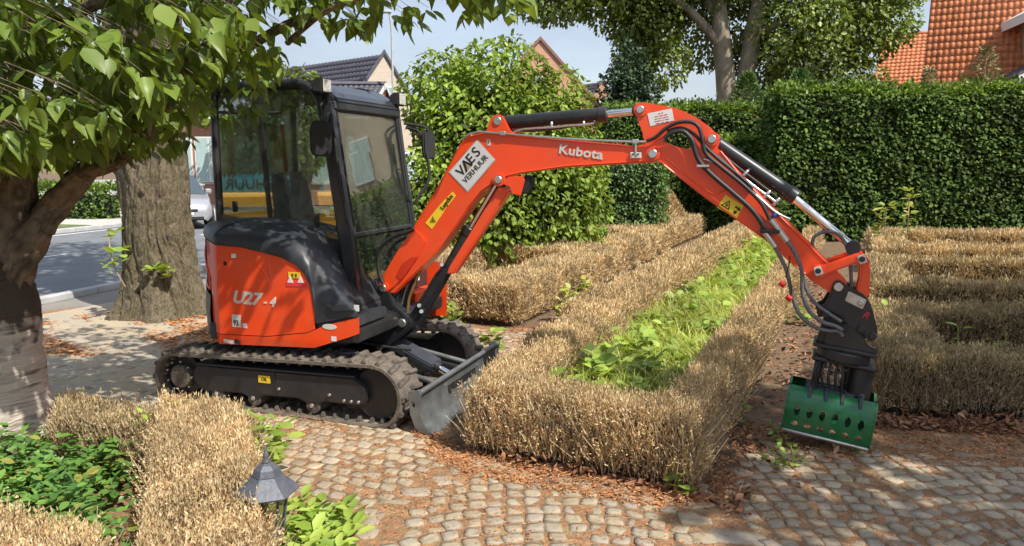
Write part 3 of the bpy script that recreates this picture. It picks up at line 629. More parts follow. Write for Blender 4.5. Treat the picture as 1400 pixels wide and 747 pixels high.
# --- cylinders on the boom
def ram(name, a, b, c_, rb, rr, y=0., mb=BLACKP, parent=EX, port=None):
    """barrel from a to b, rod from b to c (pixels of the survey, on plane y)"""
    A, B, D = Vector(at3(*a, y)), Vector(at3(*b, y)), Vector(at3(*c_, y))
    D = B + (D - B); o = cyl(name, A, B, rb, mb, parent, 32, .006); d = (B - A).normalized()
    cyl('gland_nut', B - d * .05, B + d * .012, rb * 1.13, mb, o, 32, .004)
    cyl('piston_rod', B - d * .1, D, rr, CHROME, o, 24, .002)
    e1 = D; cyl('rod_eye', (e1.x, y - .045, e1.z), (e1.x, y + .045, e1.z), .045, mb, o, 24, .005)
    cyl('base_eye', (A.x, y - .04, A.z), (A.x, y + .04, A.z), rb * .95, mb, o, 24, .005)
    return o
ac = ram('arm_cylinder', (686, 168.3), (828, 156.5), (874, 152.0), .049, .026)
for a, b, c_, d_ in (((700, 178), (730, 179), (760, 176), (790, 171)), ): tube('hydraulic_line', [at3(*p, -.055) for p in (a, b, c_, d_)], .010, HOSE, ac, 8, 4)
tube('hydraulic_line', [at3(*p, -.06) for p in ((702, 181), (716, 177), (755, 174.5), (780, 172), (796, 171), (812, 169))], .008, STEEL, ac, 8, 3)
for a, b in ((754, 171), (798, 170), (812, 169)): cyl('port_fitting', at3(a, b - 4, -.045), at3(a, b + 3, -.05), .012, STEEL if a < 800 else BLACKP, ac, 12)
bcy = ram('boom_cylinder', (568, 447), (643, 313), (682.5, 246), .043, .024, mb=BLACKP)
plate('rod_guard', [LY(a, b, 0) for a, b in [(611.5, 374), (624, 373.5), (699, 262), (694, 256), (684, 256)]], -.052, .052, ORANGE, bcy, .01)
plate('base_plate', [LY(a, b, 0) for a, b in [(556, 441), (568, 424), (585, 398), (608, 366), (618, 366), (612, 380), (590, 412), (582, 428), (572, 446), (562, 450)]], -.065, -.045, BLACKP, bcy, .006)
tube('hydraulic_line', [at3(*p, -.07) for p in ((571, 418), (583, 398), (596, 376), (603, 368), (606, 360))], .010, HOSE, bcy, 8, 3)
for a, b in ((604, 362), (573, 418), (576, 426)): cyl('port_fitting', at3(a, b, -.085), at3(a, b, -.05), .018, STEEL, bcy, 10)
pin(*LY(558.5, 438, 0), -.118, .118, .034, SB)
# hoses between cab and boom
for k, (dy, m_) in enumerate(((-.03, HOSE), (.0, HOSE), (.03, STEEL), (.02, HOSE), (-.02, mat('brass', (.45, .30, .12), .4, .8)))):
    tube('hydraulic_hose', [at3(541 + k * 4, 440 - k, dy), at3(543 + k * 4, 410, dy), at3(549 + k * 4.5, 388, dy), at3(560 + 5 * k, 364 - 2 * k, dy)], .013, m_, EX, 8, 4)
tube('cab_hose', [at3(*p, -.12) for p in ((524, 388), (518, 372), (517, 352), (522, 337), (536, 325), (556, 318), (566, 313))], .014, HOSE, EX, 10, 4)
tube('cab_hose', [at3(*p, -.06) for p in ((540, 372), (533, 358), (533, 344), (540, 333), (556, 324))], .013, HOSE, EX, 10, 4)

# --- arm
ay = .070
ARM = plate('arm', [[LY(a, b, -ay) for a, b in [(865.8, 149), (870, 143.5), (876, 140.5), (884, 141), (904, 144), (925, 148.5), (948, 158.5), (966, 171), (981, 186), (984, 194), (981, 203), (992, 214), (1012, 236), (1047, 273), (1093, 319), (1135, 361), (1157, 384), (1159, 394), (1152, 404), (1140, 404), (1112, 386), (1080, 358), (1044, 326), (1010, 302), (964, 271), (925, 239), (905, 223), (884, 212), (882, 198), (878, 180)]],
                    [LY(a, b, -ay) for a, b in [(906, 194), (911, 184), (923, 178), (934, 181), (944, 190), (949, 200), (942, 204), (925, 201)]]], -ay, ay, ORANGE, EX, 0)
tube('arm_weld_edge', [at3(a, b, -ay - .001) for a, b in [(908, 226), (930, 243), (966, 271), (1012, 303), (1046, 327), (1082, 359), (1112, 384)]], .006, ORANGE, ARM, 6)
tube('arm_weld_edge', [at3(a, b, -ay - .001) for a, b in [(910, 216), (930, 233), (955, 254), (975, 265), (988, 262), (1002, 252)]], .005, ORANGE, ARM, 6, 4)
tube('arm_weld_edge', [at3(a, b, -ay - .001) for a, b in [(985, 207), (1010, 238), (1046, 276), (1092, 322), (1134, 364)]], .006, ORANGE, ARM, 6)
for (px, py, rp, rr) in ((876, 150.3, 9.5, .026), (973.5, 190.5, 10, .028), (893, 210.5, 11, .030)):
    slab(disc(px, py, rp), -ay, ORANGE, ARM, 'boss', .014 if py < 200 else .009); pin(*LY(px, py, -ay), -ay - .03, ay + .03, rr, ARM)
sp_ = quad('warning_sticker', [(885, 155.5), (918.5, 148.5), (921.5, 165), (889, 173)], -ay - .0015, WHITEP, ARM)
for k in range(5):
    c = LY(903.5 + k * .5, 154.5 + k * 3.2, -ay); text_mesh('small_print', ['-- --', '--- ---- ---', '--- --- -----', '------ -- ----', '---- --- ---'][k], .022, REDI, sp_, side_mat(c[0], c[1], -ay - .004, angle_of((885, 155.5), (918.5, 148.5), -ay)), depth=.0006, bold=.0006)
sy_ = quad('warning_sticker', [(992, 266.5), (1016.5, 281.5), (1007, 299), (980.5, 284)], -ay - .0015, YELLOW, ARM)
c = LY(993.5, 280.5, -ay); warn_triangle(c[0], c[1], .036, -ay - .004, R(-32), sy_)
c = LY(1007.5, 287, -ay); Mx = side_mat(c[0], c[1], -ay - .004, R(-32)); tri('pictogram', [(-.02, .02), (.0, .015), (.0, .026), (.025, .008), (.0, -.004), (.0, .006), (-.02, .004)], Mx, BLACKI, sy_); tri('pictogram', [(-.012, -.01), (.01, -.01), (.005, -.032), (-.008, -.03)], Mx, BLACKI, sy_)
# bucket cylinder
bk = ram('bucket_cylinder', (977, 194), (1086, 269), (1166, 338), .045, .026)
tube('hydraulic_line', [at3(*p, -.062) for p in ((982, 213), (1010, 238), (1035, 258), (1052, 270), (1062, 278))], .009, STEEL, bk, 8, 3)
tube('hydraulic_line', [at3(*p, -.05) for p in ((982, 207), (1010, 230), (1040, 253), (1060, 268))], .009, HOSE, bk, 8, 3)
for a, b in ((1019, 238), (1049, 266), (1062, 276)): cyl('port_fitting', at3(a - 5, b + 5, -.065), at3(a + 4, b - 5, -.055), .013, STEEL, bk, 10)
# links
lk1 = plate('tilt_link', [LY(a, b, -.095) for a, b in [(1110, 364), (1116, 360), (1126, 362), (1168, 347), (1177, 345), (1186, 350), (1187, 358), (1180, 362), (1166, 361), (1131, 374), (1122, 380), (1113, 378)]], -.125, -.085, ORANGE, EX, .010)
plate('link_cheek', [LY(a, b, -.095) for a, b in [(1110, 364), (1116, 360), (1126, 362), (1168, 347), (1177, 345), (1186, 350), (1187, 358), (1180, 362), (1166, 361), (1131, 374), (1122, 380), (1113, 378)]], .085, .125, ORANGE, lk1, .010)
for (px, py) in ((1118.5, 370.5), (1178.5, 354.5)):
    sq = plate('pin_plate', [LY(px + a, py + b, -.125) for a, b in ((-7, -4), (3, -7.5), (7.5, 4), (-3, 7.5))], -.134, -.124, SILVER, lk1, .004); pin(*LY(px, py, -.13), -.140, .135, .018, lk1, BLACKP)
bl_ = plate('bucket_link', [LY(a, b, -.05) for a, b in [(1176, 350), (1188, 353), (1189, 372), (1188, 392), (1189, 402), (1181, 408), (1170, 398), (1175, 384), (1176, 366)]], -.082, -.045, ORANGE, EX, .008)
plate('link_cheek', [LY(a, b, -.05) for a, b in [(1176, 350), (1188, 353), (1189, 372), (1188, 392), (1189, 402), (1181, 408), (1170, 398), (1175, 384), (1176, 366)]], .045, .082, ORANGE, bl_, .008)
# hoses along the arm
def hose(px, y, r, m, nm='hydraulic_hose', parent=EX, sm=5): return tube(nm, [at3(a, b, y) for a, b in px], r, m, parent, 10, sm)
hose([(884, 193), (896, 188), (910, 176), (926, 168), (944, 167), (955, 174), (960, 190), (965, 210), (985, 228), (1015, 252), (1040, 277), (1052, 300)], -.105, .0125, HOSE)
hose([(908, 190), (918, 182), (934, 180), (946, 192), (950, 205), (956, 220), (972, 238), (1000, 262), (1025, 284), (1040, 303), (1047, 320)], -.115, .0155, HOSE)
hose([(912, 180), (930, 175), (948, 183), (962, 198), (978, 214), (1010, 240), (1030, 258)], -.09, .011, HOSE)
hose([(962, 218), (975, 222), (1000, 240), (1030, 264), (1060, 290), (1080, 300)], -.098, .008, STEEL)
hose([(1047, 320), (1056, 333), (1066, 350), (1076, 372), (1082, 400), (1092, 428), (1110, 445), (1130, 452), (1146, 453), (1152, 460)], -.155, .0125, SPIRAL, 'spiral_hose')
hose([(1053, 300), (1072, 325), (1086, 345), (1096, 370), (1097, 400), (1106, 425), (1124, 440), (1142, 446), (1152, 452)], -.165, .0125, SPIRAL, 'spiral_hose')
hose([(1066, 315), (1084, 340), (1094, 362), (1102, 395), (1115, 415), (1132, 428), (1150, 440)], -.15, .011, SPIRAL, 'spiral_hose')
for pts in ([(1046, 318), (1060, 338)], [(1054, 301), (1076, 330)]): tube('hose_coupling', [at3(*pts[0], -.16), at3(*pts[1], -.16)], .019, STEEL, EX, 12)
hose([(1124, 352), (1113, 340), (1112, 326), (1124, 318), (1140, 318), (1152, 327), (1160, 345), (1163, 370), (1164, 396)], -.03, .011, SPIRAL)
box('hose_clamp', (at3(961, 228)[0] - .03, -.135, at3(961, 228)[2] - .005), (at3(961, 228)[0] + .05, -.085, at3(961, 228)[2] + .012), STEEL, EX, .003).rotation_euler = (0, 0, 0)
box('hose_clamp', (at3(1047, 314)[0] - .035, -.185, at3(1047, 314)[2] - .008), (at3(1062, 308)[0] + .02, -.07, at3(1047, 314)[2] + .014), BLACKP, EX, .003)
for a, b in ((1069, 388), (1078, 407)): 
    cp = cyl('dust_cap', at3(a - 3, b - 2, -.20), at3(a + 4, b + 3, -.20), .019, mat('red_cap', (.7, .02, .02), .45), EX, 14, .005)
tube('cap_chain', [at3(a, b, -.19) for a, b in ((1074, 380), (1079, 360), (1080, 350))], .004, HOSE, EX, 6, 3)
tube('cap_chain', [at3(a, b, -.19) for a, b in ((1082, 404), (1082, 392), (1080, 380))], .004, HOSE, EX, 6, 3)
cyl('arm_bracket', at3(1057, 297, -.09), at3(1062, 290, -.09), .016, mat('blue_cap', (.05, .12, .5), .4), EX, 12)
# quick coupler
qc = plate('quick_coupler', [LY(a, b, -.075) for a, b in [(1139, 386), (1146, 382), (1155, 388), (1180, 402), (1190, 415), (1197, 440), (1199, 452), (1197, 464), (1188, 466), (1180, 456), (1160, 448), (1150, 432), (1132, 424), (1124, 434), (1116, 430), (1117, 420), (1127, 416), (1134, 404)]], -.105, -.070, BLACKP, EX, .008)
plate('coupler_cheek', [LY(a, b, -.075) for a, b in [(1139, 386), (1146, 382), (1155, 388), (1180, 402), (1190, 415), (1197, 440), (1199, 452), (1197, 464), (1188, 466), (1180, 456), (1160, 448), (1150, 432), (1132, 424), (1124, 434), (1116, 430), (1117, 420), (1127, 416), (1134, 404)]], .070, .105, BLACKP, qc, .008)
plate('coupler_core', [LY(a, b, 0) for a, b in [(1142, 398), (1180, 410), (1194, 450), (1180, 462), (1130, 440), (1124, 425)]], -.07, .07, BLACKP, qc, .01)
pin(*LY(1146, 392.5, -.1), -.118, .118, .028, qc); pin(*LY(1129, 428.5, -.1), -.125, .118, .026, qc, BLACKP); pin(*LY(1177, 450, -.1), -.118, .118, .024, qc, BLACKP); pin(*LY(1193, 459, -.1), -.118, .118, .022, qc, BLACKP)
lp_ = plate('lock_plate', [LY(a, b, -.106) for a, b in [(1160, 398), (1185, 410), (1179, 423), (1155, 411)]], -.116, -.104, STEEL, qc, .004); pin(*LY(1176, 413.5, -.1), -.130, -.1, .018, lp_)
c = LY(1184, 431.5, -.106); text_mesh('lettering', 'R', .060, mat('coupler_red', (.5, .03, .03), .5), qc, side_mat(c[0], c[1], -.1075, R(-25)), bold=.001, shear=.2)

# ------------------------------------------------------------------ GRAPPLE (own thing hanging from the arm)
gx, gz = LY(1155, 474, 0)
gw = C0 + FW * gx; GR = bpy.data.objects.new('sorting_grapple', None); C.objects.link(GR)
GR.matrix_world = Matrix.Translation((gw.x, gw.y, gz)) @ Matrix.Rotation(-YAW + R(-4), 4, 'Z') @ Matrix.Rotation(R(7.0), 4, 'Y') @ Matrix.Diagonal((.93, .93, 1.07, 1))
tag(GR, 'green perforated sorting grapple with black rotator, resting on the cobbles under the excavator arm', 'grapple')
# head
plate('saddle', [(-.175, .13), (-.165, .19), (-.13, .20), (-.05, .14), (.02, .10), (.06, .06), (.07, .02), (-.19, .01)], -.085, .085, BLACKP, GR, .01)
plate('saddle_cheek', [(-.14, .10), (-.05, .155), (.02, .15), (.09, .10), (.14, .05), (.20, .04), (.20, .01), (-.14, .01)], -.115, -.085, BLACKP, GR, .008)
box('top_plate', (-.205, -.13, -.012), (.20, .13, .012), BLACKP, GR, .006)
cyl('rotator', (0, 0, -.075), (0, 0, -.01), .175, BLACKP, GR, 40, .01)
box('lower_plate', (-.195, -.135, -.095), (.21, .135, -.070), BLACKP, GR, .008)
V, F = tube_arrays([(.135, .0, -.09), (.135, 0, -.36)], .085, 32); o = mesh('actuator_housing', V, F, BLACKP, GR, smooth=True); sharp(o, 50)
box('frame_post', (-.17, -.10, -.36), (-.12, .10, -.09), BLACKP, GR, .01)
box('frame_post', (.02, .05, -.36), (.06, .12, -.09), BLACKP, GR, .01)
for k in range(7): cyl('valve_fitting', (-.10 + .022 * k, -.07, -.12 - .02 * (k % 3)), (-.10 + .022 * k, -.11, -.12 - .02 * (k % 3)), .012 + .003 * (k % 2), STEEL if k % 2 else BLACKP, GR, 10, .002)
for k in range(5): tube('valve_hose', [(-.15 + .04 * k, -.10, -.10), (-.16 + .045 * k, -.125, -.17), (-.13 + .04 * k, -.11, -.25)], .009, HOSE, GR, 8, 4)
cyl('pivot_shaft', (-.20, -.07, -.285), (.12, -.07, -.285), .026, GREYP, GR, 20, .004)
cyl('pivot_shaft', (-.20, .09, -.295), (.12, .09, -.295), .026, GREYP, GR, 20, .004)
cyl('cross_cylinder', (-.12, -.02, -.30), (.10, -.02, -.30), .040, GREYP, GR, 20, .004)
# shells: perforated curved plates, joint holes cut through
def shell(sgn, name):
    W = .56; n = 6; x0 = -.30
    # arc profile in (y,z) seen from the end, outside facing camera for sgn -1
    prof = [(-.115, -.275), (-.168, -.298), (-.195, -.340), (-.204, -.395), (-.204, -.450), (-.197, -.505), (-.178, -.548)]
    P = np.array(prof); d = np.r_[0, np.cumsum(np.linalg.norm(np.diff(P, axis=0), axis=1))]; Ld = d[-1]
    def pos(u, v, off=0.):
        y = float(np.interp(v * Ld, d, P[:, 0])); z = float(np.interp(v * Ld, d, P[:, 1]))
        y2 = float(np.interp(min(v + .02, 1) * Ld, d, P[:, 0])); z2 = float(np.interp(min(v + .02, 1) * Ld, d, P[:, 1])); y1 = float(np.interp(max(v - .02, 0) * Ld, d, P[:, 0])); z1 = float(np.interp(max(v - .02, 0) * Ld, d, P[:, 1]))
        ty, tz = y2 - y1, z2 - z1; l = math.hypot(ty, tz) or 1
        ny, nz = tz / l, -ty / l
        return (x0 + u * W, sgn * -(y + ny * off), z + nz * off)
    V = []; F = []
    def vtx(u, v): V.append(pos(u, v)); V.append(pos(u, v, -.010)); return len(V) - 2
    def q(a, b, c_, d_): F.append((a, b, c_, d_)); F.append((d_ + 1, c_ + 1, b + 1, a + 1))
    def solid(u0, u1, v0, v1, nu, nv):
        ids = [[vtx(u0 + (u1 - u0) * i / nu, v0 + (v1 - v0) * j / nv) for j in range(nv + 1)] for i in range(nu + 1)]
        for i in range(nu):
            for j in range(nv): q(ids[i][j], ids[i + 1][j], ids[i + 1][j + 1], ids[i][j + 1])
    def holed(u0, u1, v0, v1, cu, cv, ru, rv):
        K = 24; outer = []; inner = []
        for k in range(K):
            a = 2 * math.pi * k / K; cx_, sx_ = math.cos(a), math.sin(a); sc = 1 / max(abs(cx_), abs(sx_))
            outer.append(vtx((u0 + u1) / 2 + (u1 - u0) / 2 * cx_ * sc, (v0 + v1) / 2 + (v1 - v0) / 2 * sx_ * sc)); inner.append(vtx(cu + ru * cx_, cv + rv * sx_))
        for k in range(K): k2 = (k + 1) % K; q(outer[k], outer[k2], inner[k2], inner[k]); F.append((inner[k], inner[k2], inner[k2] + 1, inner[k] + 1))
    solid(0, 1, 0, .40, 12, 6); solid(0, .06, .40, .94, 1, 8); solid(.94, 1, .40, .94, 1, 8); solid(0, 1, .94, 1, 6, 2)
    for i in range(n):
        u0 = .06 + .88 * i / n; u1 = .06 + .88 * (i + 1) / n; cu = (u0 + u1) / 2
        holed(u0, u1, .40, .70, cu, .55, .034, .100); holed(u0, u1, .70, .94, cu, .82, .040, .060)
    o = mesh(name, V, F, GREENP, GR, smooth=True); sharp(o, 30)
    bm = bmesh.new(); bm.from_mesh(o.data); bmesh.ops.remove_doubles(bm, verts=bm.verts, dist=.0008); bmesh.ops.recalc_face_normals(bm, faces=bm.faces); bm.to_mesh(o.data); bm.free(); sharp(o, 30)
    for u in (0., 1.):
        xx = x0 + u * W; pts = [(sgn * -(p[0]), p[1]) for p in prof]
        inn = [(sgn * -(-.03), -.52), (sgn * -(-.02), -.30)]
        loop = pts + inn; V2 = [(xx - .008, a, b) for a, b in loop] + [(xx + .008, a, b) for a, b in loop]; k = len(loop)
        mesh('end_plate', V2, [tuple(range(k)), tuple(reversed(range(k, 2 * k)))] + [(i, (i + 1) % k, (i + 1) % k + k, i + k) for i in range(k)], GREENP, o)
    lp = [pos(0, 1, .004), pos(1, 1, .004)]; cyl('cutting_lip', lp[0], lp[1], .011, STEEL, o, 10, .002)
    return o
s1 = shell(1, 'grapple_shell'); s2 = shell(-1, 'grapple_shell')
s1.matrix_local = Matrix.Identity(4)
for u in (-.165, -.06, .045, .16):
    pl = [(.0, -.26), (-.06, -.25), (-.13, -.262), (-.178, -.30), (-.186, -.335), (-.16, -.315), (-.11, -.29), (-.05, -.300), (.0, -.32)]
    V = [(u - .013, a, b) for a, b in pl] + [(u + .013, a, b) for a, b in pl]; k = len(pl)
    mesh('shell_arm', V, [tuple(range(k)), tuple(reversed(range(k, 2 * k)))] + [(i, (i + 1) % k, (i + 1) % k + k, i + k) for i in range(k)], GREYP, GR, bevel=.004, seg=1)
    cyl('shaft_collar', (u - .02, -.07, -.285), (u + .02, -.07, -.285), .037, GREYP, GR, 18, .004)

# ------------------------------------------------------------------ scattering of leaves and blades as real faces
def frames(D, N):
    D = D / np.linalg.norm(D, axis=1)[:, None]; X = np.cross(D, N); l = np.linalg.norm(X, axis=1); bad = l < 1e-4; X[bad] = (1, 0, 0); l[bad] = 1
    X /= l[:, None]; return X, D, np.cross(X, D)
def scatter(P, D, N, size, T, wid=None):
    """P points, D tip direction, N face normal hint, size length, T=(verts(x,y,z), faces)"""
    X, Y, Z = frames(D, N); tv = np.array(T[0], float); tf = np.array(T[1], int); size = np.asarray(size)[:, None, None]
    wd = size if wid is None else np.broadcast_to(np.asarray(wid, float), (len(P),))[:, None, None]
    V = P[:, None, :] + X[:, None, :] * tv[None, :, 0:1] * wd + Y[:, None, :] * tv[None, :, 1:2] * size + Z[:, None, :] * tv[None, :, 2:3] * size
    F = tf[None, :, :] + (np.arange(len(P)) * len(tv))[:, None, None]
    return V.reshape(-1, 3), F.reshape(-1, tf.shape[1])
KITE = ([(0, 0, 0), (.5, .45, .06), (0, 1, 0), (-.5, .45, .06)], [(0, 1, 2), (0, 2, 3)])
LEAF = ([(0, 0, 0), (.26, .22, .05), (.30, .52, .05), (.12, .84, -.02), (0, 1.05, -.10), (-.12, .84, -.02), (-.30, .52, .05), (-.26, .22, .05), (0, .3, -.02), (0, .62, -.02)],
        [(0, 1, 8), (8, 1, 2), (8, 2, 9), (9, 2, 3), (9, 3, 4), (0, 8, 7), (7, 8, 6), (6, 8, 9), (6, 9, 5), (5, 9, 4)])
OVAL = ([(0, 0, 0), (.26, .30, .06), (.24, .68, .05), (0, 1, -.05), (-.24, .68, .05), (-.26, .30, .06)], [(0, 1, 2), (0, 2, 3), (0, 3, 4), (0, 4, 5)])
CURL = ([(0, 0, .0), (.22, .30, .16), (.26, .66, .12), (0, 1, .20), (-.24, .68, .14), (-.24, .30, .10), (0, .5, -.02)], [(0, 1, 6), (1, 2, 6), (2, 3, 6), (3, 4, 6), (4, 5, 6), (5, 0, 6)])
STRAP = ([(-.5, 0, 0), (.5, 0, 0), (-.45, .35, .10), (.45, .35, .10), (-.32, .70, .04), (.32, .70, .04), (0, 1, -.16)], [(0, 1, 3), (0, 3, 2), (2, 3, 5), (2, 5, 4), (4, 5, 6)])
def rnd(n, s=1.): return rng.normal(0, s, (n, 3))
def noise2(x, y, f, seed=0.):
    return (np.sin(x * f * 1.0 + seed) * np.cos(y * f * 1.3 - seed * 1.7) + .6 * np.sin(x * f * 2.3 + y * f * 1.9 + seed * 2.1) + .4 * np.cos(x * f * 4.1 - y * f * 3.7 + seed)) / 2.
class Acc:
    def __init__(s): s.V = []; s.F = []; s.n = 0
    def add(s, V, F): s.V.append(np.asarray(V, float)); s.F.append(np.asarray(F) + s.n); s.n += len(V)
    def build(s, name, m, parent=None, smooth=False): return fastmesh(name, np.vstack(s.V), np.vstack(s.F), m, parent, smooth)

BOX_BLADE = mat("dead_box_leaves", (.4, .3, .2), .75, var=.16, scale=2.6, island=True, spec=.25, trans=.16, cols=[(.42, .25, .13), (.62, .45, .25), (.69, .55, .34), (.54, .37, .20), (.74, .64, .43), (.64, .45, .25), (.56, .50, .24), (.46, .21, .11)])
BOX_BLADE_SHADED = mat("dead_box_leaves_shaded", (.3, .25, .16), .8, var=.16, scale=2.6, island=True, spec=.2, trans=.12, cols=[(.25, .16, .09), (.47, .34, .19), (.57, .44, .26), (.40, .28, .15), (.60, .49, .30), (.42, .38, .17)])  # greyer, darker copy: the shade on these hedges is put into the colour
TWIG = mat("dry_twig", (.42, .32, .21), .85, var=.3, scale=20)
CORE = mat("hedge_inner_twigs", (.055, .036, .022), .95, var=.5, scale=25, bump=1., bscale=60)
# garden axes: the hedges run away along GU, across along GV
GO = np.array([.95, 3.98]); GU = np.array([.425, .905]); GV = np.array([.905, -.425])
def gw2(s, t, O=GO, U=GU, Vv=GV): return O[0] + Vv[0] * s + U[0] * t, O[1] + Vv[1] * s + U[1] * t
def hedge_run(acc, tw, core, s0, s1, t0, t1, h, O=GO, U=GU, Vv=GV, faces='LRFBT', dens=1., bare=.0):
    """one straight run of clipped box: blades on its top and sides"""
    def dist(s, t): x, y = gw2(s, t, O, U, Vv); return np.hypot(x, y)
    def emit(n, sf, tf, zf, out):
        s, t, z = sf(n), tf(n), zf(n); x, y = gw2(s, t, O, U, Vv); d = np.hypot(x, y)
        keep = rng.random(n) < np.clip((5.0 / d) ** 1.55, .06, 1) * dens * np.clip(.92 + .75 * noise2(x + z, y - z, 6.5, 7.), .12, 1); s, t, z, x, y, d = [a[keep] for a in (s, t, z, x, y, d)]; n = len(s)
        if not n: return
        ov = np.array([Vv[0] * out[0] + U[0] * out[1], Vv[1] * out[0] + U[1] * out[1], out[2]])
        bulge = .045 * noise2(x + z * 1.5, y, 2.3, 1.) + rng.normal(0, .024, n) + .025 * noise2(x, y + z * 2, 9., 4) - (.05 * (z / h) ** 3 if out[2] == 0 else 0)
        P = np.c_[x, y, z] + ov * bulge[:, None]
        L = (.016 + .024 * rng.random(n)) * np.clip(d / 5.0, .75, 3.4) ** .85
        D = np.array([0, 0, 1.]) * .9 + ov * .45 + rnd(n, .42)
        Vx, Fx = scatter(P, D, rnd(n) + ov * .6, L, KITE, L * .25); acc.add(Vx, Fx)
    A = 17000
    ls, lt = s1 - s0, t1 - t0; U_ = lambda a, b: (lambda n: rng.uniform(a, b, n)); K = lambda a: (lambda n: np.full(n, a))
    zlow = .06
    Zs = lambda n: zlow + (h - zlow) * rng.random(n) ** .75
    if 'T' in faces: emit(int(A * ls * lt * 1.15), U_(s0, s1), U_(t0, t1), K(h), (0, 0, 1))
    if 'R' in faces: emit(int(A * lt * h), K(s1), U_(t0, t1), Zs, (1, 0, 0))
    if 'L' in faces: emit(int(A * lt * h * .5), K(s0), U_(t0, t1), Zs, (-1, 0, 0))
    if 'F' in faces: emit(int(A * ls * h), U_(s0, s1), K(t0), Zs, (0, -1, 0))
    if 'B' in faces: emit(int(A * ls * h * .4), U_(s0, s1), K(t1), Zs, (0, 1, 0))
    # upright sprigs with small curled leaves, loose and uneven, where they are near enough to be seen singly
    for (n, sa, sb_, ta, tb, zz, o) in ((int(1500 * ls * lt), s0, s1, t0, t1, h - .10, (0, 0)), (int(1300 * ls * h), s0, s1, t0, t0, None, (0, -1)), (int(1300 * lt * h), s1, s1, t0, t1, None, (1, 0)), (int(500 * lt * h), s0, s0, t0, t1, None, (-1, 0))):
        if n < 1: continue
        s = sa + (sb_ - sa) * rng.random(n); t = ta + (tb - ta) * rng.random(n); x, y = gw2(s, t, O, U, Vv); d = np.hypot(x, y); k = (d < 8.5) & (rng.random(n) < np.clip((6.2 / d) ** 2, 0, 1)) & (rng.random(n) < .75 + .6 * noise2(x, y, 6., 2.)); x, y, d = x[k], y[k], d[k]; n = len(x)
        if not n: continue
        ov = np.array([Vv[0] * o[0] + U[0] * o[1], Vv[1] * o[0] + U[1] * o[1], 0]); z = np.full(n, zz) if zz is not None else .05 + (h - .16) * rng.random(n)
        P = np.c_[x, y, z + (.045 * noise2(x, y, 2.3, 1.) + .02 * noise2(x, y, 9., 4) if zz is not None else 0)] - ov * rng.uniform(-.03, .06, n)[:, None]; D = np.array([0, 0, 1.]) + ov * .35 + rnd(n, .22); D /= np.linalg.norm(D, axis=1)[:, None]; Ls = rng.uniform(.07, .17, n) * (1 + .35 * (rng.random(n) > .9))
        Vx, Fx = scatter(P, D, rnd(n), Ls, KITE, .0035); acc.add(Vx, Fx); m_ = 9; i_ = np.repeat(np.arange(n), m_); f = np.tile(np.linspace(.25, 1.02, m_), n)
        Q = P[i_] + D[i_] * (Ls[i_] * f)[:, None] + rnd(n * m_, .004); L = rng.uniform(.012, .024, n * m_) * (1.1 - .25 * f)
        Vx, Fx = scatter(Q, D[i_] * .9 + rnd(n * m_, .55), rnd(n * m_), L, KITE, L * .45); acc.add(Vx, Fx)
    # twigs
    for (sa, sb_, ta, tb, o) in ((s0, s1, t0, t0, (0, -1)), (s1, s1, t0, t1, (1, 0))):
        ln = abs(sb_ - sa) + abs(tb - ta); n = int(ln * 260)
        s = rng.uniform(sa, sb_, n) if sb_ > sa else np.full(n, sa); t = rng.uniform(ta, tb, n) if tb > ta else np.full(n, ta)
        x, y = gw2(s, t, O, U, Vv); d = np.hypot(x, y); keep = d < 7.5; x, y = x[keep], y[keep]; n = len(x)
        if not n: continue
        ov = np.array([Vv[0] * o[0] + U[0] * o[1], Vv[1] * o[0] + U[1] * o[1]]); off = rng.uniform(-.10, .0, n)
        P = np.c_[x + ov[0] * off, y + ov[1] * off, rng.uniform(-.01, h * .45, n)]
        D = np.c_[ov[0] * .25 + rng.normal(0, .28, n), ov[1] * .25 + rng.normal(0, .28, n), np.ones(n)]
        L = rng.uniform(.14, .34, n)
        Vx, Fx = scatter(P, D, rnd(n), L, ([(-.5, 0, 0), (.5, 0, 0), (.3, 1, 0), (-.3, 1, 0), (0, 0, .012), (0, 1, .010)], [(0, 1, 2), (0, 2, 3), (0, 4, 5), (1, 4, 5), (0, 5, 3), (1, 5, 2)]), np.full(n, .006)); tw.add(Vx, Fx)
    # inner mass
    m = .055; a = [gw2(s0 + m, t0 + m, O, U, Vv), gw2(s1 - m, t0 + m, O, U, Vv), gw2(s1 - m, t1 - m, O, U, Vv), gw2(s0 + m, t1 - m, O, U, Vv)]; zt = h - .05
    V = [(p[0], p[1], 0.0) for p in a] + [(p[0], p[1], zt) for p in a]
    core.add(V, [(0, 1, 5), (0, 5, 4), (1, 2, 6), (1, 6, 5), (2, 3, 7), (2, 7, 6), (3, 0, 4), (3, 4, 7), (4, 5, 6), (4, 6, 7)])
def hedge(runs, label, group='clipped box hedges dried to brown', m=BOX_BLADE, h=.46, O=GO, U=GU, Vv=GV, extra=None, **k):
    c = np.mean([gw2((a + b) / 2, (c_ + d) / 2, O, U, Vv) for a, b, c_, d in runs], axis=0)
    root = empty('box_hedge', (0, 0, 0), 0, label, 'hedge', group)
    A, T, K = Acc(), Acc(), Acc()
    for r in runs: hedge_run(A, T, K, *r, h, O, U, Vv, **k)
    if extra: extra(A)
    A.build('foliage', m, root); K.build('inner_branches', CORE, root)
    if T.n: T.build('twigs', TWIG, root)
    return root
hedge([(-1.36, .08, 0, .34), (-.17, .09, .34, 13.4)], 'dried box hedge round the front and right of the green strip, by the cobbles', h=.44)
hedge([(-1.42, -1.14, .34, 1.3), (-1.56, -1.18, 1.3, 2.8), (-1.80, -1.24, 2.8, 15.4)], 'long brown box hedge left of the green planted strip, running away from the dozer blade', h=.44)
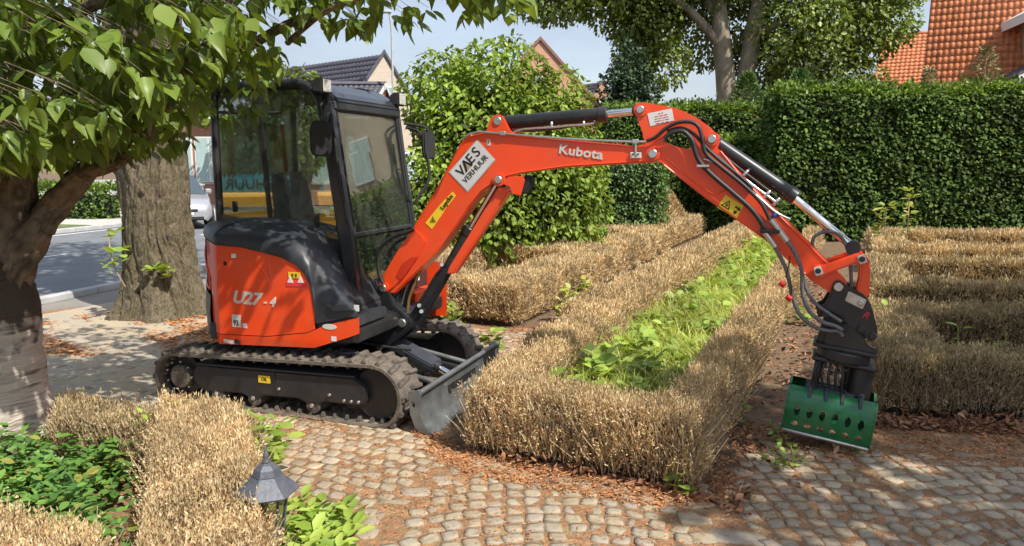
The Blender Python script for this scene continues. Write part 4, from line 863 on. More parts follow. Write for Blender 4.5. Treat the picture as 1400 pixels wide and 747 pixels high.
def cone_extra(A):
    n = 2600; a = rng.uniform(0, 2 * math.pi, n); u = rng.random(n) ** .6; zz = .42 + (1 - u) * .78; r = .50 * u; cx, cy = 4.03, 19.2
    P = np.c_[cx + r * np.cos(a), cy + r * np.sin(a), zz] + rnd(n, .02); D = np.c_[np.cos(a) * .5, np.sin(a) * .5, np.ones(n)] + rnd(n, .3)
    L = rng.uniform(.06, .11, n); V, F = scatter(P, D, rnd(n), L, KITE, L * .35); A.add(V, F)
    m_ = 16; V = [(cx + .42 * math.cos(2 * math.pi * i / m_), cy + .42 * math.sin(2 * math.pi * i / m_), .40) for i in range(m_)] + [(cx, cy, 1.12)]
    A.add(V, [(i, (i + 1) % m_, m_) for i in range(m_)])
hedge([(-5.2, -2.62, 3.45, 4.15), (-3.3, -2.62, 4.15, 7.8), (-5.2, -3.3, 6.9, 7.8), (-5.2, -4.6, 4.15, 6.9)], 'nearest brown box hedge square left of the path, in front of the big leafy bush', h=.47)
hedge([(-5.2, -2.72, 8.15, 8.9), (-3.4, -2.72, 8.9, 11.2), (-5.2, -3.4, 10.4, 11.2), (-5.2, -4.6, 8.9, 10.4)], 'middle brown box hedge square left of the path, between two gaps', h=.47)
hedge([(-5.4, -2.85, 11.5, 12.2), (-3.5, -2.85, 12.2, 14.6), (-5.4, -2.85, 14.6, 15.6)], 'farthest brown box hedge with a pointed clipped cone against the dark hedge', h=.47, extra=cone_extra)
# the beds on the right, rows running across
RO = np.array([2.72, 5.30]); RU = np.array([.40, .917]); RV = np.array([.985, -.155])
hedge([(0, 6.5, 0, .50), (0, 6.5, 2.0, 2.5), (0, .45, .50, 2.0)], 'shaded brown box hedge in two rows behind the green grapple, nearest on the right', m=BOX_BLADE_SHADED, h=.41, O=RO, U=RU, Vv=RV)
hedge([(.1, 6.8, 3.7, 4.15), (.1, 6.8, 6.2, 6.7), (.1, .55, 4.15, 6.2)], 'brown box hedge in the middle of the right garden, half in sun', m=BOX_BLADE_SHADED, h=.41, O=RO, U=RU, Vv=RV)
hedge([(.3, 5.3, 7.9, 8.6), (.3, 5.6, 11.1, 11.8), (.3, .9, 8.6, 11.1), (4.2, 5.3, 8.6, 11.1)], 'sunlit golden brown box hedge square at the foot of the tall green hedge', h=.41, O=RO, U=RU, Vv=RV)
# foreground left
FO = np.array([-1.60, 4.22]); FU = np.array([-.385, .923]); FV = np.array([.97, -.24])
hedge([(-.56, 0, -2.3, 0)], 'pale straw coloured box hedge beside the garden lantern, in the near left corner', h=.42, O=FO, U=FU, Vv=FV, dens=1.1)
hedge([(-1.3, -.58, -.36, .02)], 'low shaded box hedge just right of the white and dark barked trunk', m=BOX_BLADE_SHADED, h=.36, O=FO, U=FU, Vv=FV)
hedge([(-1.6, .10, -.75, -.08)], 'pale yellow box hedge cut off by the bottom left corner of the photo', h=.40, O=np.array([-1.75, 2.92]), U=np.array([-.05, 1.]), Vv=np.array([.96, -.28]), dens=1.2)

# ------------------------------------------------------------------ ground, road, pavement
def sheet(name, pts, z, m, kind='structure', parent=None):
    o = mesh(name, [(x, y, z) for x, y in pts], [tuple(range(len(pts)))], m, parent)
    if parent is None: o['kind'] = kind
    return o
SOIL = mat("garden_soil", (.13, .08, .05), .95, scale=5, bump=.9, bscale=30, cols=[(.07, .046, .028), (.19, .115, .065), (.13, .09, .05), (.24, .16, .09)])
sheet('ground', [(-300, -60), (300, -60), (300, 600), (-300, 600)], 0, SOIL)
LANE = mat("drive_joint_dirt", (.25, .18, .11), .95, scale=9, bump=.9, bscale=60, cols=[(.14, .09, .05), (.34, .17, .08), (.22, .15, .08), (.42, .21, .10), (.26, .22, .10)])
sheet('drive', [(-7.0, 8.4), (-3.6, 1.0), (9, 1.0), (9, 4.1), (2.5, 5.0), (1.0, 3.95), (-.6, 4.7), (.5, 8.1), (-.9, 8.6), (-2.5, 9.3), (-4.2, 10.6)], .0085, LANE)
PALE = mat("dusty_drive", (.42, .33, .22), .95, scale=1.1, bump=.6, bscale=40, cols=[(.33, .28, .22), (.40, .34, .27), (.46, .37, .25), (.41, .35, .27), (.37, .32, .25)])
sheet('worn_drive', [(-6.2, 8.2), (-4.6, 5.0), (-2.5, 4.5), (-2.2, 6.8), (-.9, 8.0), (-1.2, 8.9), (-3.4, 10.3), (-5.2, 10.2)], .0135, PALE)
ASPH = mat("asphalt", (.17, .18, .19), .85, var=.18, scale=1.2, bump=.4, bscale=120)
def RD(a, l): return (-6.1 + .25 * l + .968 * a, 10.6 + .968 * l - .25 * a)     # a: metres right of the near kerb, l: metres along
sheet('road', [RD(-.25, -18), RD(-.25, 120), RD(-8.2, 120), RD(-8.2, -18)], .004, ASPH)
CONC = mat("kerb_concrete", (.42, .42, .42), .85, var=.15, scale=4, bump=.3)
FOOT = mat("pavement_asphalt", (.20, .19, .18), .9, scale=1.5, bump=.5, bscale=70, cols=[(.16, .15, .14), (.24, .22, .20), (.28, .25, .20)])
sheet('pavement', [RD(.12, -18), RD(1.9, -18), RD(1.6, 1.5), RD(1.5, 60), RD(.12, 60)], .008, FOOT)
def curbline(name, a0, a1, z1, m, l0=-16, l1=70, step=1.0, piece='kerbstone'):
    root = bpy.data.objects.new(name, None); C.objects.link(root); root['kind'] = 'structure'
    me = None; rot = math.atan2(-.25, .968)
    for i in range(int((l1 - l0) / step)):
        l = l0 + i * step
        if me is None:
            q = box(piece, (a0, 0, 0), (a1, step - .012, z1), m, root, .012); me = q.data
        else: q = bpy.data.objects.new(piece, me); link(q, root)
        x, y = RD(0, l); q.location = (x, y, 0); q.rotation_euler = (0, 0, rot)
    return root
curbline('kerb', -.02, .12, .10, CONC); sheet('gutter_strip', [RD(-.26, -18), RD(-.03, -18), RD(-.03, 90), RD(-.26, 90)], .010, mat("gutter_white", (.55, .56, .58), .7, var=.15, scale=5))
curbline('far_kerb', -8.32, -8.2, .12, CONC, l0=-4)
LINE = mat("road_paint", (.70, .70, .68), .7, var=.2, scale=8)
for l in (-6, 1.4, 8, 14.5, 21, 27.5): sheet('road_marking', [RD(-4.3, l), RD(-4.18, l), RD(-4.18, l + 2.4), RD(-4.3, l + 2.4)], .009, LINE)
sheet('edge_line', [RD(-7.9, -18), RD(-7.78, -18), RD(-7.78, 90), RD(-7.9, 90)], .009, LINE)
sheet('far_pavement', [RD(-8.32, -18), RD(-12.5, -18), RD(-12.5, 90), RD(-8.32, 90)], .10, mat("pale_concrete_paving", (.50, .47, .43), .85, var=.12, scale=3))
VERGE = mat("verge_grass_base", (.10, .12, .04), .95, scale=3, bump=.6, cols=[(.16, .13, .07), (.10, .15, .04), (.17, .18, .07)])
sheet('grass_verge', [RD(-8.6, -6), RD(-10.2, -6), RD(-10.2, 9), RD(-8.6, 9)], .108, VERGE)
sheet('far_forecourt', [RD(-12.5, -18), RD(-60, -18), RD(-60, 90), RD(-12.5, 90)], .06, mat("forecourt", (.36, .35, .33), .9, scale=1))

# ------------------------------------------------------------------ cobbles
STONE = mat("granite_sett", (.3, .28, .25), .8, var=.1, scale=9, island=True, spec=.3, cols=[(.30, .245, .17), (.42, .345, .24), (.47, .39, .27), (.36, .295, .20), (.40, .35, .28), (.50, .41, .27)])
for n_ in [STONE.node_tree]:
    p = n_.nodes["Principled BSDF"]; b = n_.nodes.new("ShaderNodeTexNoise"); b.inputs['Scale'].default_value = 55; b.inputs['Detail'].default_value = 10; t = n_.nodes.new("ShaderNodeTexCoord"); bb = n_.nodes.new("ShaderNodeBump"); bb.inputs['Strength'].default_value = .5; bb.inputs['Distance'].default_value = .012
    n_.links.new(t.outputs['Object'], b.inputs[0]); n_.links.new(b.outputs[0], bb.inputs['Height']); n_.links.new(bb.outputs[0], p.inputs['Normal'])
STONE1 = mat("granite_sett_single", (.3, .28, .25), .8, spec=.3, cols=[(.30, .245, .17), (.47, .39, .27), (.36, .295, .20), (.40, .35, .28), (.50, .41, .27)], scale=1.1, bump=.5, bscale=55)
g = STONE1.node_tree; oi = g.nodes.new("ShaderNodeObjectInfo"); rpn = [n for n in g.nodes if n.type == 'VALTORGB'][0]
ad = g.nodes.new("ShaderNodeMath"); ad.operation = 'MULTIPLY_ADD'; ad.inputs[1].default_value = .35; sc_ = g.nodes.new("ShaderNodeMath"); sc_.operation = 'MULTIPLY'; sc_.inputs[1].default_value = .65
mrn = [n for n in g.nodes if n.type == 'MAP_RANGE'][0]; g.links.new(mrn.outputs[0], ad.inputs[0]); g.links.new(oi.outputs['Random'], sc_.inputs[0]); g.links.new(sc_.outputs[0], ad.inputs[2]); g.links.new(ad.outputs[0], rpn.inputs[0])
def cobble_mesh(seed):
    r = random.Random(seed); K = 12; base = []
    for i in range(K):
        a = 2 * math.pi * (i + .5 + r.uniform(-.10, .10)) / K; c_, s_ = math.cos(a), math.sin(a); q = 1 / (abs(c_) ** 7 + abs(s_) ** 7) ** (1 / 7) * r.uniform(.88, 1.04)
        base.append((c_ * q * .5, s_ * q * .5))
    V = []; rings = [(1.0, -.02), (.99, .0125), (.955, .0165), (.5, .0172)]
    shx = r.uniform(-.14, .14); tx, ty = r.uniform(-.006, .006), r.uniform(-.006, .006)
    for (k, z) in rings:
        for (x, y) in base: V.append((x * k + shx * y, y * k, z + (tx * x + ty * y if z > 0 else 0) + (r.uniform(-.002, .002) if z > .02 else 0)))
    V.append((0, 0, .0172)); F = []
    for j in range(3):
        for i in range(K): F.append((j * K + i, j * K + (i + 1) % K, (j + 1) * K + (i + 1) % K, (j + 1) * K + i))
    for i in range(K): F.append((3 * K + i, 3 * K + (i + 1) % K, 4 * K))
    me = bpy.data.meshes.new('cobble'); me.from_pydata(V, [], F); me.polygons.foreach_set('use_smooth', [True] * len(F)); me.materials.append(STONE1); return me
CM = [cobble_mesh(i) for i in range(16)]
stones = []   # x, y, rot, sx, sy
def inpoly(x, y, P):
    c = False; j = len(P) - 1
    for i in range(len(P)):
        if (P[i][1] > y) != (P[j][1] > y) and x < (P[j][0] - P[i][0]) * (y - P[i][1]) / (P[j][1] - P[i][1]) + P[i][0]: c = not c
        j = i
    return c
big = [(1.05, 4.02, .1, .20, .15), (1.00, 3.84, .1, .24, .14), (.96, 3.66, .0, .19, .17), (1.12, 3.46, -.2, .30, .15), (.95, 3.45, 0, .14, .11), (-.30, 4.28, .3, .17, .15), (-.14, 4.36, -.3, .28, .14), (.05, 4.25, -.4, .22, .12), (-.44, 4.13, .2, .18, .15), (-.55, 3.98, .1, .17, .14), (-.64, 3.83, .1, .18, .13), (-.70, 3.66, .1, .17, .15), (-.76, 3.50, .1, .18, .14), (.30, 4.13, -.4, .22, .11), (.58, 4.02, -.4, .20, .10),
       (2.22, 4.72, -.1, .26, .13), (2.62, 4.66, -.1, .22, .10), (2.95, 4.52, -.1, .28, .11), (3.22, 4.44, -.1, .30, .12), (1.74, 4.72, -.3, .13, .11), (1.38, 4.25, .3, .12, .13), (1.28, 4.0, .1, .12, .10), (3.55, 4.35, -.1, .28, .13)]
stones += big
zoneA = [(-.66, 3.0), (.90, 3.0), (.93, 3.9), (.60, 4.0), (.1, 4.2), (-.25, 4.24), (-.5, 3.85)]
for k in range(1, 40):
    r0 = .55 + k * .101; cx, cy = .22, 1.9; n = int(2 * math.pi * r0 / .106)
    for i in range(n):
        a = 2 * math.pi * (i + (k % 2) * .5 + rng.uniform(-.1, .1)) / n; x = cx + r0 * math.cos(a); y = cy + r0 * math.sin(a)
        if inpoly(x, y, zoneA): stones.append((x, y, a - math.pi / 2 + rng.normal(0, .07), .103 * rng.uniform(.88, 1.05), .097 * rng.uniform(.90, 1.04)))
zoneB = [(1.12, 3.0), (4.2, 2.6), (4.2, 4.25), (3.0, 4.42), (2.2, 4.62), (1.6, 4.62), (1.25, 4.05), (1.2, 3.75)]
for k in range(1, 70):     # fan courses
    for (cx, cy, xa, xb) in ((1.55, 2.2, 1.05, 2.15), (2.75, 2.2, 2.15, 3.35), (3.95, 2.2, 3.35, 4.5)):
        r0 = .25 + k * .097; n = int(2 * math.pi * r0 / .104)
        if r0 > 3: continue
        for i in range(n):
            a = 2 * math.pi * (i + (k % 2) * .5 + rng.uniform(-.12, .12)) / n; x = cx + r0 * math.cos(a); y = cy + r0 * math.sin(a)
            if xa < x < xb and inpoly(x, y, zoneB): stones.append((x, y, a - math.pi / 2 + rng.normal(0, .10), .101 * rng.uniform(.82, 1.06), .093 * rng.uniform(.86, 1.05)))
zoneC = [(-1.3, 3.0), (-.86, 3.4), (-.60, 4.15), (-.38, 4.4), (-.62, 4.85), (-.2, 6.2), (.35, 8.0), (-.9, 8.3), (-3.0, 8.4), (-4.9, 7.9), (-4.6, 5.6), (-3.2, 4.6), (-2.2, 4.4), (-1.4, 4.3)]
for i in range(-50, 60):
    for j in range(-10, 62):
        s_ = i * .108 + (j % 2) * .054; t_ = j * .101; x, y = -.9 + .93 * s_ + .37 * t_, 4.0 - .37 * s_ + .93 * t_
        if inpoly(x, y, zoneC): stones.append((x + rng.normal(0, .006), y + rng.normal(0, .006), -.38 + rng.normal(0, .07), .104 * rng.uniform(.88, 1.04), .096 * rng.uniform(.9, 1.03)))
def clash(s):
    for b in big:
        if s is b: return False
        if math.hypot(s[0] - b[0], (s[1] - b[1]) * 1.25) < (b[3] + s[3]) * .42: return True
    return False
stones = big + [s for s in stones[len(big):] if not clash(s)]
def vis(s):
    x, y = s[0], s[1]; d = math.hypot(x, y); py = 373.5 + 1011 * math.tan(math.atan(EYE / y) - PITCH); px = 700 + 1011 * x / (y * math.cos(PITCH) + EYE * math.sin(PITCH))
    return -20 < px < 1420 and py < 765
stones = [s for s in stones if vis(s)]
order = sorted(range(len(stones)), key=lambda i: (i >= len(big), math.hypot(stones[i][0], stones[i][1]) - .5 * (stones[i][3] - .11)))
PV = bpy.data.objects.new('cobbled_pavement', None); C.objects.link(PV); PV['kind'] = 'structure'
rest = Acc(); cvs = []
for me in CM: v = np.array([x.co for x in me.vertices]); cvs.append((v, [tuple(p.vertices) for p in me.polygons]))
for q, i in enumerate(order):
    x, y, a, sx, sy = stones[i]; zz = rng.normal(0, .003) - .004; tl = rng.normal(0, .028, 2)
    if q < 290:
        o = bpy.data.objects.new('cobble', CM[q % 16]); link(o, PV); o.location = (x, y, zz); o.rotation_euler = (tl[0], tl[1], a); o.scale = (sx, sy, 1)
    else:
        v, f = cvs[q % 16]; V = v * (sx, sy, 1); c_, s_ = math.cos(a), math.sin(a); V = np.c_[V[:, 0] * c_ - V[:, 1] * s_ + x, V[:, 0] * s_ + V[:, 1] * c_ + y, V[:, 2] + zz + V[:, 0] * tl[0]]
        rest.add(V, np.array([(t[0], t[1], t[2]) for t in f] + [(t[0], t[2], t[3]) if len(t) == 4 else (t[0], t[1], t[2]) for t in f if len(t) == 4]))
r_ = rest.build('cobble', STONE, PV, True); r_['kind'] = 'stuff'

# ------------------------------------------------------------------ litter: dry needles and fallen leaves
NEEDLE = mat("dry_blossom_litter", (.5, .2, .08), .9, var=.1, scale=3, island=True, spec=.1, cols=[(.42, .17, .06), (.58, .25, .10), (.30, .12, .05), (.62, .36, .18), (.50, .20, .09)])
def field(n, poly, f, thr, seed):
    xs = [p[0] for p in poly]; ys = [p[1] for p in poly]; x = rng.uniform(min(xs), max(xs), n); y = rng.uniform(min(ys), max(ys), n)
    k = (noise2(x, y, f, seed) + .5 * noise2(x, y, f * 3.7, seed + 2) + rng.normal(0, .22, n)) > thr; x, y = x[k], y[k]
    k = np.array([inpoly(a, b, poly) for a, b in zip(x, y)], bool); return x[k], y[k]
A = Acc()
def litter(n, poly, f, thr, seed, L0, L1, zh=.03, wr=.28):
    x, y = field(n, poly, f, thr, seed); n = len(x)
    if not n: return
    d = np.hypot(x, y); L = rng.uniform(L0, L1, n) * np.clip(d / 5, .9, 2.2); P = np.c_[x, y, rng.uniform(.010, max(zh, .016), n)]; D = rnd(n) * (1, 1, .12)
    V, F = scatter(P, D, np.c_[rng.normal(0, .3, n), rng.normal(0, .3, n), np.ones(n)], L, KITE, L * wr); A.add(V, F)
allp = [(-1.4, 3.0), (4.2, 3.0), (4.2, 4.6), (2.4, 5.0), (1.2, 4.2), (.9, 3.95), (-.3, 4.45), (-.6, 5.0), (-.2, 6.2), (.4, 8.1), (-1.0, 8.4), (-3.0, 6.2), (-2.2, 4.4)]
litter(52000, allp, 3.1, .02, .3, .012, .032); litter(46000, allp, 8., -.5, 1.3, .009, .022, .024)
litter(15000, [(-.45, 4.35), (-.25, 4.18), (.9, 3.72), (1.15, 3.85), (.98, 4.05), (-.3, 4.6), (-.5, 4.9), (-.7, 4.9)], 4., -.5, 2., .016, .04)
litter(26000, [(-5.9, 8.3), (-4.6, 7.0), (-3.5, 6.9), (-2.0, 7.0), (-1.9, 8.0), (-3.5, 9.4), (-5.0, 9.2)], 1.4, .10, 5., .02, .05)
litter(12000, [(1.1, 4.0), (2.0, 4.4), (4.0, 4.2), (4.2, 5.0), (2.6, 5.2), (1.5, 5.0)], 3., -.2, 6., .014, .034)
A.build('dry_blossom_litter', NEEDLE)['kind'] = 'stuff'
DLEAF = mat("fallen_leaves", (.25, .12, .06), .7, var=.12, scale=3, island=True, spec=.35, cols=[(.15, .065, .035), (.32, .14, .065), (.45, .22, .11), (.22, .10, .05), (.52, .29, .16), (.10, .05, .03)])
A = Acc()
def leaves(n, poly, L0=.035, L1=.075, zh=.06, seed=1., thr=-2):
    x, y = field(n, poly, 2.5, thr, seed); n = len(x); L = rng.uniform(L0, L1, n); P = np.c_[x, y, rng.uniform(.004, zh, n) * rng.random(n)]
    V, F = scatter(P, rnd(n) * (1, 1, .35), np.c_[rng.normal(0, .7, n), rng.normal(0, .7, n), np.ones(n)], L, CURL, L * rng.uniform(.5, 1.0, n)); A.add(V, F)
gp = lambda *q: [gw2(a, b) for a, b in q]
leaves(4200, gp((.0, -.10), (.05, .0), (.10, 9), (.75, 9), (.85, 1.2), (.55, .0), (.2, -.12)), zh=.09)
leaves(1700, gp((-1.1, -.10), (-1.1, .08), (.1, .06), (.35, .2), (.40, -.14), (-.2, -.16)), zh=.08)
leaves(2600, [(2.35, 5.0), (3.9, 4.75), (4.6, 4.8), (4.6, 5.1), (2.7, 5.45), (2.3, 5.5)], zh=.10)
leaves(1300, [(1.9, 5.0), (2.5, 5.0), (2.9, 6.4), (5.2, 10.5), (4.4, 10.5), (2.2, 6.4)], zh=.05)
leaves(500, [(1.2, 4.1), (2.6, 4.7), (4.2, 4.5), (4.2, 4.9), (1.6, 5.0)], zh=.02)
leaves(160, [(-.6, 8.0), (.5, 7.7), (.55, 8.3), (-.8, 8.7)], zh=.03); leaves(500, gp((-1.15, .7), (-.35, .7), (-.35, 12), (-1.15, 12)), zh=.05)
A.build('fallen_leaves', DLEAF)['kind'] = 'stuff'

# ------------------------------------------------------------------ green planting
GRASSM = mat("strappy_grass", (.2, .4, .06), .5, var=.2, scale=2, island=True, trans=.3, cols=[(.24, .31, .04), (.38, .45, .065), (.50, .54, .13), (.30, .38, .045), (.62, .56, .24)])
BROADM = mat("broad_green_leaves", (.12, .35, .05), .5, var=.2, scale=2, island=True, trans=.28, cols=[(.17, .27, .04), (.28, .40, .06), (.40, .50, .10), (.22, .32, .05)])
A = Acc()
def tufts(poly, nt_, per, L0, L1, wd=.008):
    xs = [p[0] for p in poly]; ys = [p[1] for p in poly]; c = []
    while len(c) < nt_:
        x, y = rng.uniform(min(xs), max(xs)), rng.uniform(min(ys), max(ys))
        if inpoly(x, y, poly): c.append((x, y))
    c = np.array(c); c = np.repeat(c, per, 0); n = len(c); a = rng.uniform(0, 2 * math.pi, n); sp = rng.random(n)
    D = np.c_[np.cos(a) * (.35 + sp), np.sin(a) * (.35 + sp), .9 * np.ones(n)]; P = np.c_[c + rng.normal(0, .025, (n, 2)), np.zeros(n)]
    d = np.hypot(c[:, 0], c[:, 1]); L = rng.uniform(L0, L1, n); up = np.c_[np.cos(a) * -.3, np.sin(a) * -.3, np.ones(n)]
    V, F = scatter(P, D, up, L, STRAP, wd * np.clip(d / 6, .9, 2)); A.add(V, F)
tufts(gp((-1.2, .42), (-.2, .42), (-.2, 5.5), (-1.2, 5.5)), 560, 30, .26, .52, .009)
tufts(gp((-1.2, 5.5), (-.2, 5.5), (-.2, 13), (-1.2, 13)), 480, 18, .26, .50, .010)
A.build('strappy_grass', GRASSM)['kind'] = 'stuff'
def rosettes(A, pts, nl, L0, L1, h, T=OVAL, wk=1.25, flat=.5):
    pts = np.array(pts); c = np.repeat(pts, nl, 0); n = len(c); a = rng.uniform(0, 2 * math.pi, n)
    r = rng.uniform(0, .06, n); hz = rng.uniform(.15, 1, n) * h * (np.repeat(rng.uniform(.6, 1.2, len(pts)), nl))
    P = np.c_[c[:, 0] + np.cos(a) * r, c[:, 1] + np.sin(a) * r, (c[:, 2] if c.shape[1] > 2 else 0) + hz]; D = np.c_[np.cos(a), np.sin(a), rng.normal(.2, flat * .6, n)]
    L = rng.uniform(L0, L1, n); V, F = scatter(P, D, np.c_[rng.normal(0, .3, n), rng.normal(0, .3, n), np.ones(n)], L, T, L * wk); A.add(V, F)
def inpts(poly, n):
    xs = [p[0] for p in poly]; ys = [p[1] for p in poly]; c = []
    while len(c) < n:
        x, y = rng.uniform(min(xs), max(xs)), rng.uniform(min(ys), max(ys))
        if inpoly(x, y, poly): c.append((x, y))
    return c
A = Acc()
rosettes(A, inpts(gp((-1.15, .5), (-.3, .5), (-.3, 3.6), (-1.15, 3.6)), 62), 17, .08, .15, .38, wk=1.3)
rosettes(A, inpts(gp((-1.15, 3.4), (-.35, 3.4), (-.35, 12.5), (-1.15, 12.5)), 90), 12, .09, .16, .38, wk=1.3)
A.build('broad_leaved_plants', BROADM)['kind'] = 'stuff'
def weed(x, y, nl, L, h, label, m=BROADM, T=OVAL, wk=1.2):
    r = empty('weed_plant', (x, y, 0), 0, label, 'weed', 'weeds along the hedges'); a = Acc(); rosettes(a, [(0, 0)] * 3, nl // 3 + 1, L * .7, L, h, T, wk); a.build('leaves', m, r)
    tube('stem', [(0, 0, 0), (.01, 0, h * .5), (-.01, .01, h)], .004, m, r, 5); return r
weed(-.62, 7.7, 60, .13, .34, 'bright green weed clump in front of the left box hedge behind the track')
weed(-.22, 7.0, 22, .16, .24, 'small green weed just behind the far end of the dozer blade')
for k, (px, py, nl, L_, h_, lb) in enumerate([(925, 675, 26, .07, .16, 'small upright weed at the near corner of the brown hedge'), (1010, 505, 40, .11, .22, 'leafy weed on the leaf litter right of the planted strip hedge'), (1035, 480, 36, .12, .25, 'taller leafy weed beside the strip hedge left of the grapple'), (1000, 580, 26, .09, .18, 'low weed at the foot of the hedge, left of the grapple'), (1062, 607, 22, .05, .12, 'tiny weed sprig on the litter below the red hose caps'), (1082, 640, 20, .05, .14, 'small weed sprig on the cobbles under the grapple left side'), (1058, 640, 18, .05, .12, 'tiny weed sprig on the litter next to the cobbles'), (1206, 545, 26, .12, .18, 'broad leaved weed right beside the grapple'), (1062, 440, 40, .12, .3, 'green weed between the strip hedge and the hoses'), (1100, 445, 20, .12, .2, 'green weed just behind the spiral hoses'), (1080, 590, 8, .03, .05, 'tiny sprout left of the grapple teeth'), (1165, 618, 16, .04, .08, 'tiny sprout directly in front of the grapple lip')]):
    p = G(px, py); weed(p.x, p.y, nl, L_, h_, lb)
for k, (px, py, z, lb) in enumerate([(1210, 440, .3, 'pale green weed poking out of the shaded brown hedge by the coupler'), (1310, 465, .3, 'yellowish weed in the middle of the nearest right hedge'), (1375, 470, .3, 'bright weed at the right end of the nearest right hedge'), (1220, 395, .25, 'low weed between the right hedge rows behind the bucket link'), (1290, 370, .2, 'small weed at the foot of the sunlit hedge row'), (1345, 372, .2, 'rounded weed at the foot of the sunlit row, right one')]):
    p = G(px, py, z); weed(p.x, p.y, 26, .10, .42, lb)
for (px, py, h_, lb) in ((1207, 330, 1.05, 'slender sapling growing out of the sunlit far hedge, left one'), (1238, 328, 1.3, 'taller slender sapling growing out of the sunlit far hedge')):
    p = G(px, py, .4); r = empty('sapling', (p.x, p.y, 0), 0, lb, 'sapling', 'saplings in the far hedge'); a = Acc(); pts = [(rng.normal(0, .06), rng.normal(0, .06), z) for z in np.linspace(.45, h_, 7)]; rosettes(a, pts, 5, .10, .2, .1); a.build('leaves', GRASSM, r); tube('stem', [(0, 0, 0), (.03, 0, .6), (0, 0, h_)], .012, TWIG, r, 6)
for i, (px, py) in enumerate([(780, 425), (800, 412), (770, 440)]):
    p = G(px, py); weed(p.x, p.y, 40, .12, .26, ['green weed in the gap between the two hedges beside the path', 'upper of the weeds in the gap beside the path', 'lower of the weeds in the gap beside the path'][i], GRASSM)
# foreground left ground cover
A = Acc()
cv = inpts([(-3.0, 4.3), (-2.55, 4.35), (-2.15, 4.2), (-2.0, 3.4), (-1.65, 3.05), (-1.45, 2.4), (-2.4, 2.6), (-3.4, 3.2), (-3.6, 4.0)], 560)
rosettes(A, [(x, y, .02) for x, y in cv], 12, .038, .078, .27, wk=1.0)
A.build('periwinkle_ground_cover', mat("glossy_ground_cover", (.08, .25, .04), .4, var=.2, scale=3, island=True, trans=.2, cols=[(.055, .14, .03), (.10, .22, .045), (.18, .33, .065), (.075, .18, .035), (.12, .25, .05), (.15, .29, .06), (.10, .21, .045), (.42, .34, .07)]))['kind'] = 'stuff'
A = Acc(); rosettes(A, [(x, y, .0) for x, y in inpts([(-1.15, 2.9), (-.72, 2.9), (-.70, 3.35), (-.95, 3.6), (-1.22, 3.5)], 46)], 12, .06, .11, .20, wk=.9)
rosettes(A, [(x, y, .12) for x, y in inpts([(-1.62, 3.8), (-1.35, 3.75), (-1.30, 4.15), (-1.6, 4.2)], 16)], 12, .06, .12, .28, wk=.9)
rosettes(A, [(x, y, .30) for x, y in inpts([(-2.3, 4.0), (-1.9, 3.9), (-1.9, 4.3), (-2.2, 4.4)], 5)], 8, .04, .07, .14, wk=.9)
A.build('spreading_green_weeds', BROADM)['kind'] = 'stuff'

# ------------------------------------------------------------------ garden lantern
ln = empty('garden_lantern', (-1.075, 3.08, 0), R(20), 'dark grey metal garden lantern with a flared hexagonal roof, half sunk in the pale hedge', 'lantern')
IRON = dusty(mat("lantern_iron", (.10, .11, .13), .55, .3, var=.2, scale=20, bump=.2), .3, (.25, .23, .2), 8)
def hexloft(name, prof, m, parent, n=6, rot=0.):
    V = []; F = []
    for r, z in prof:
        for i in range(n): a = 2 * math.pi * (i + rot) / n; V.append((r * math.cos(a), r * math.sin(a), z))
    for j in range(len(prof) - 1):
        for i in range(n): F.append((j * n + i, j * n + (i + 1) % n, (j + 1) * n + (i + 1) % n, (j + 1) * n + i))
    F.append(tuple(reversed(range(n)))); F.append(tuple(range((len(prof) - 1) * n, len(prof) * n))); return mesh(name, V, F, m, parent)
rf = hexloft('roof', [(.132, .425), (.136, .432), (.108, .458), (.078, .485), (.062, .505), (.060, .515), (.052, .535), (.034, .553), (.016, .563)], IRON, ln)
for i in range(6):
    a = 2 * math.pi * i / 6; tube('roof_rib', [(r * math.cos(a), r * math.sin(a), z) for r, z in [(.136, .433), (.108, .459), (.078, .486), (.061, .508)]], .0028, IRON, rf, 6)
tube('roof_band', [(.0615 * math.cos(t), .0615 * math.sin(t), .508) for t in [2 * math.pi * i / 6 for i in range(7)]], .0035, IRON, rf, 6)
o = hexloft('finial', [(.018, .560), (.020, .566), (.010, .574), (.013, .585), (.011, .600), (.004, .628), (.001, .640)], IRON, ln, 12); o.data.polygons.foreach_set('use_smooth', [True] * len(o.data.polygons))
for i in range(6):
    a = 2 * math.pi * i / 6; tube('corner_bar', [(.085 * math.cos(a), .085 * math.sin(a), .43), (.060 * math.cos(a), .060 * math.sin(a), .24)], .0045, IRON, ln, 6)
hexloft('lantern_glass', [(.056, .245), (.080, .425)], glass('lantern_glass', (.8, .85, .85), .1), ln)
hexloft('lantern_base', [(.03, .20), (.066, .235), (.066, .245)], IRON, ln); cyl('post', (0, 0, 0), (0, 0, .21), .022, IRON, ln)

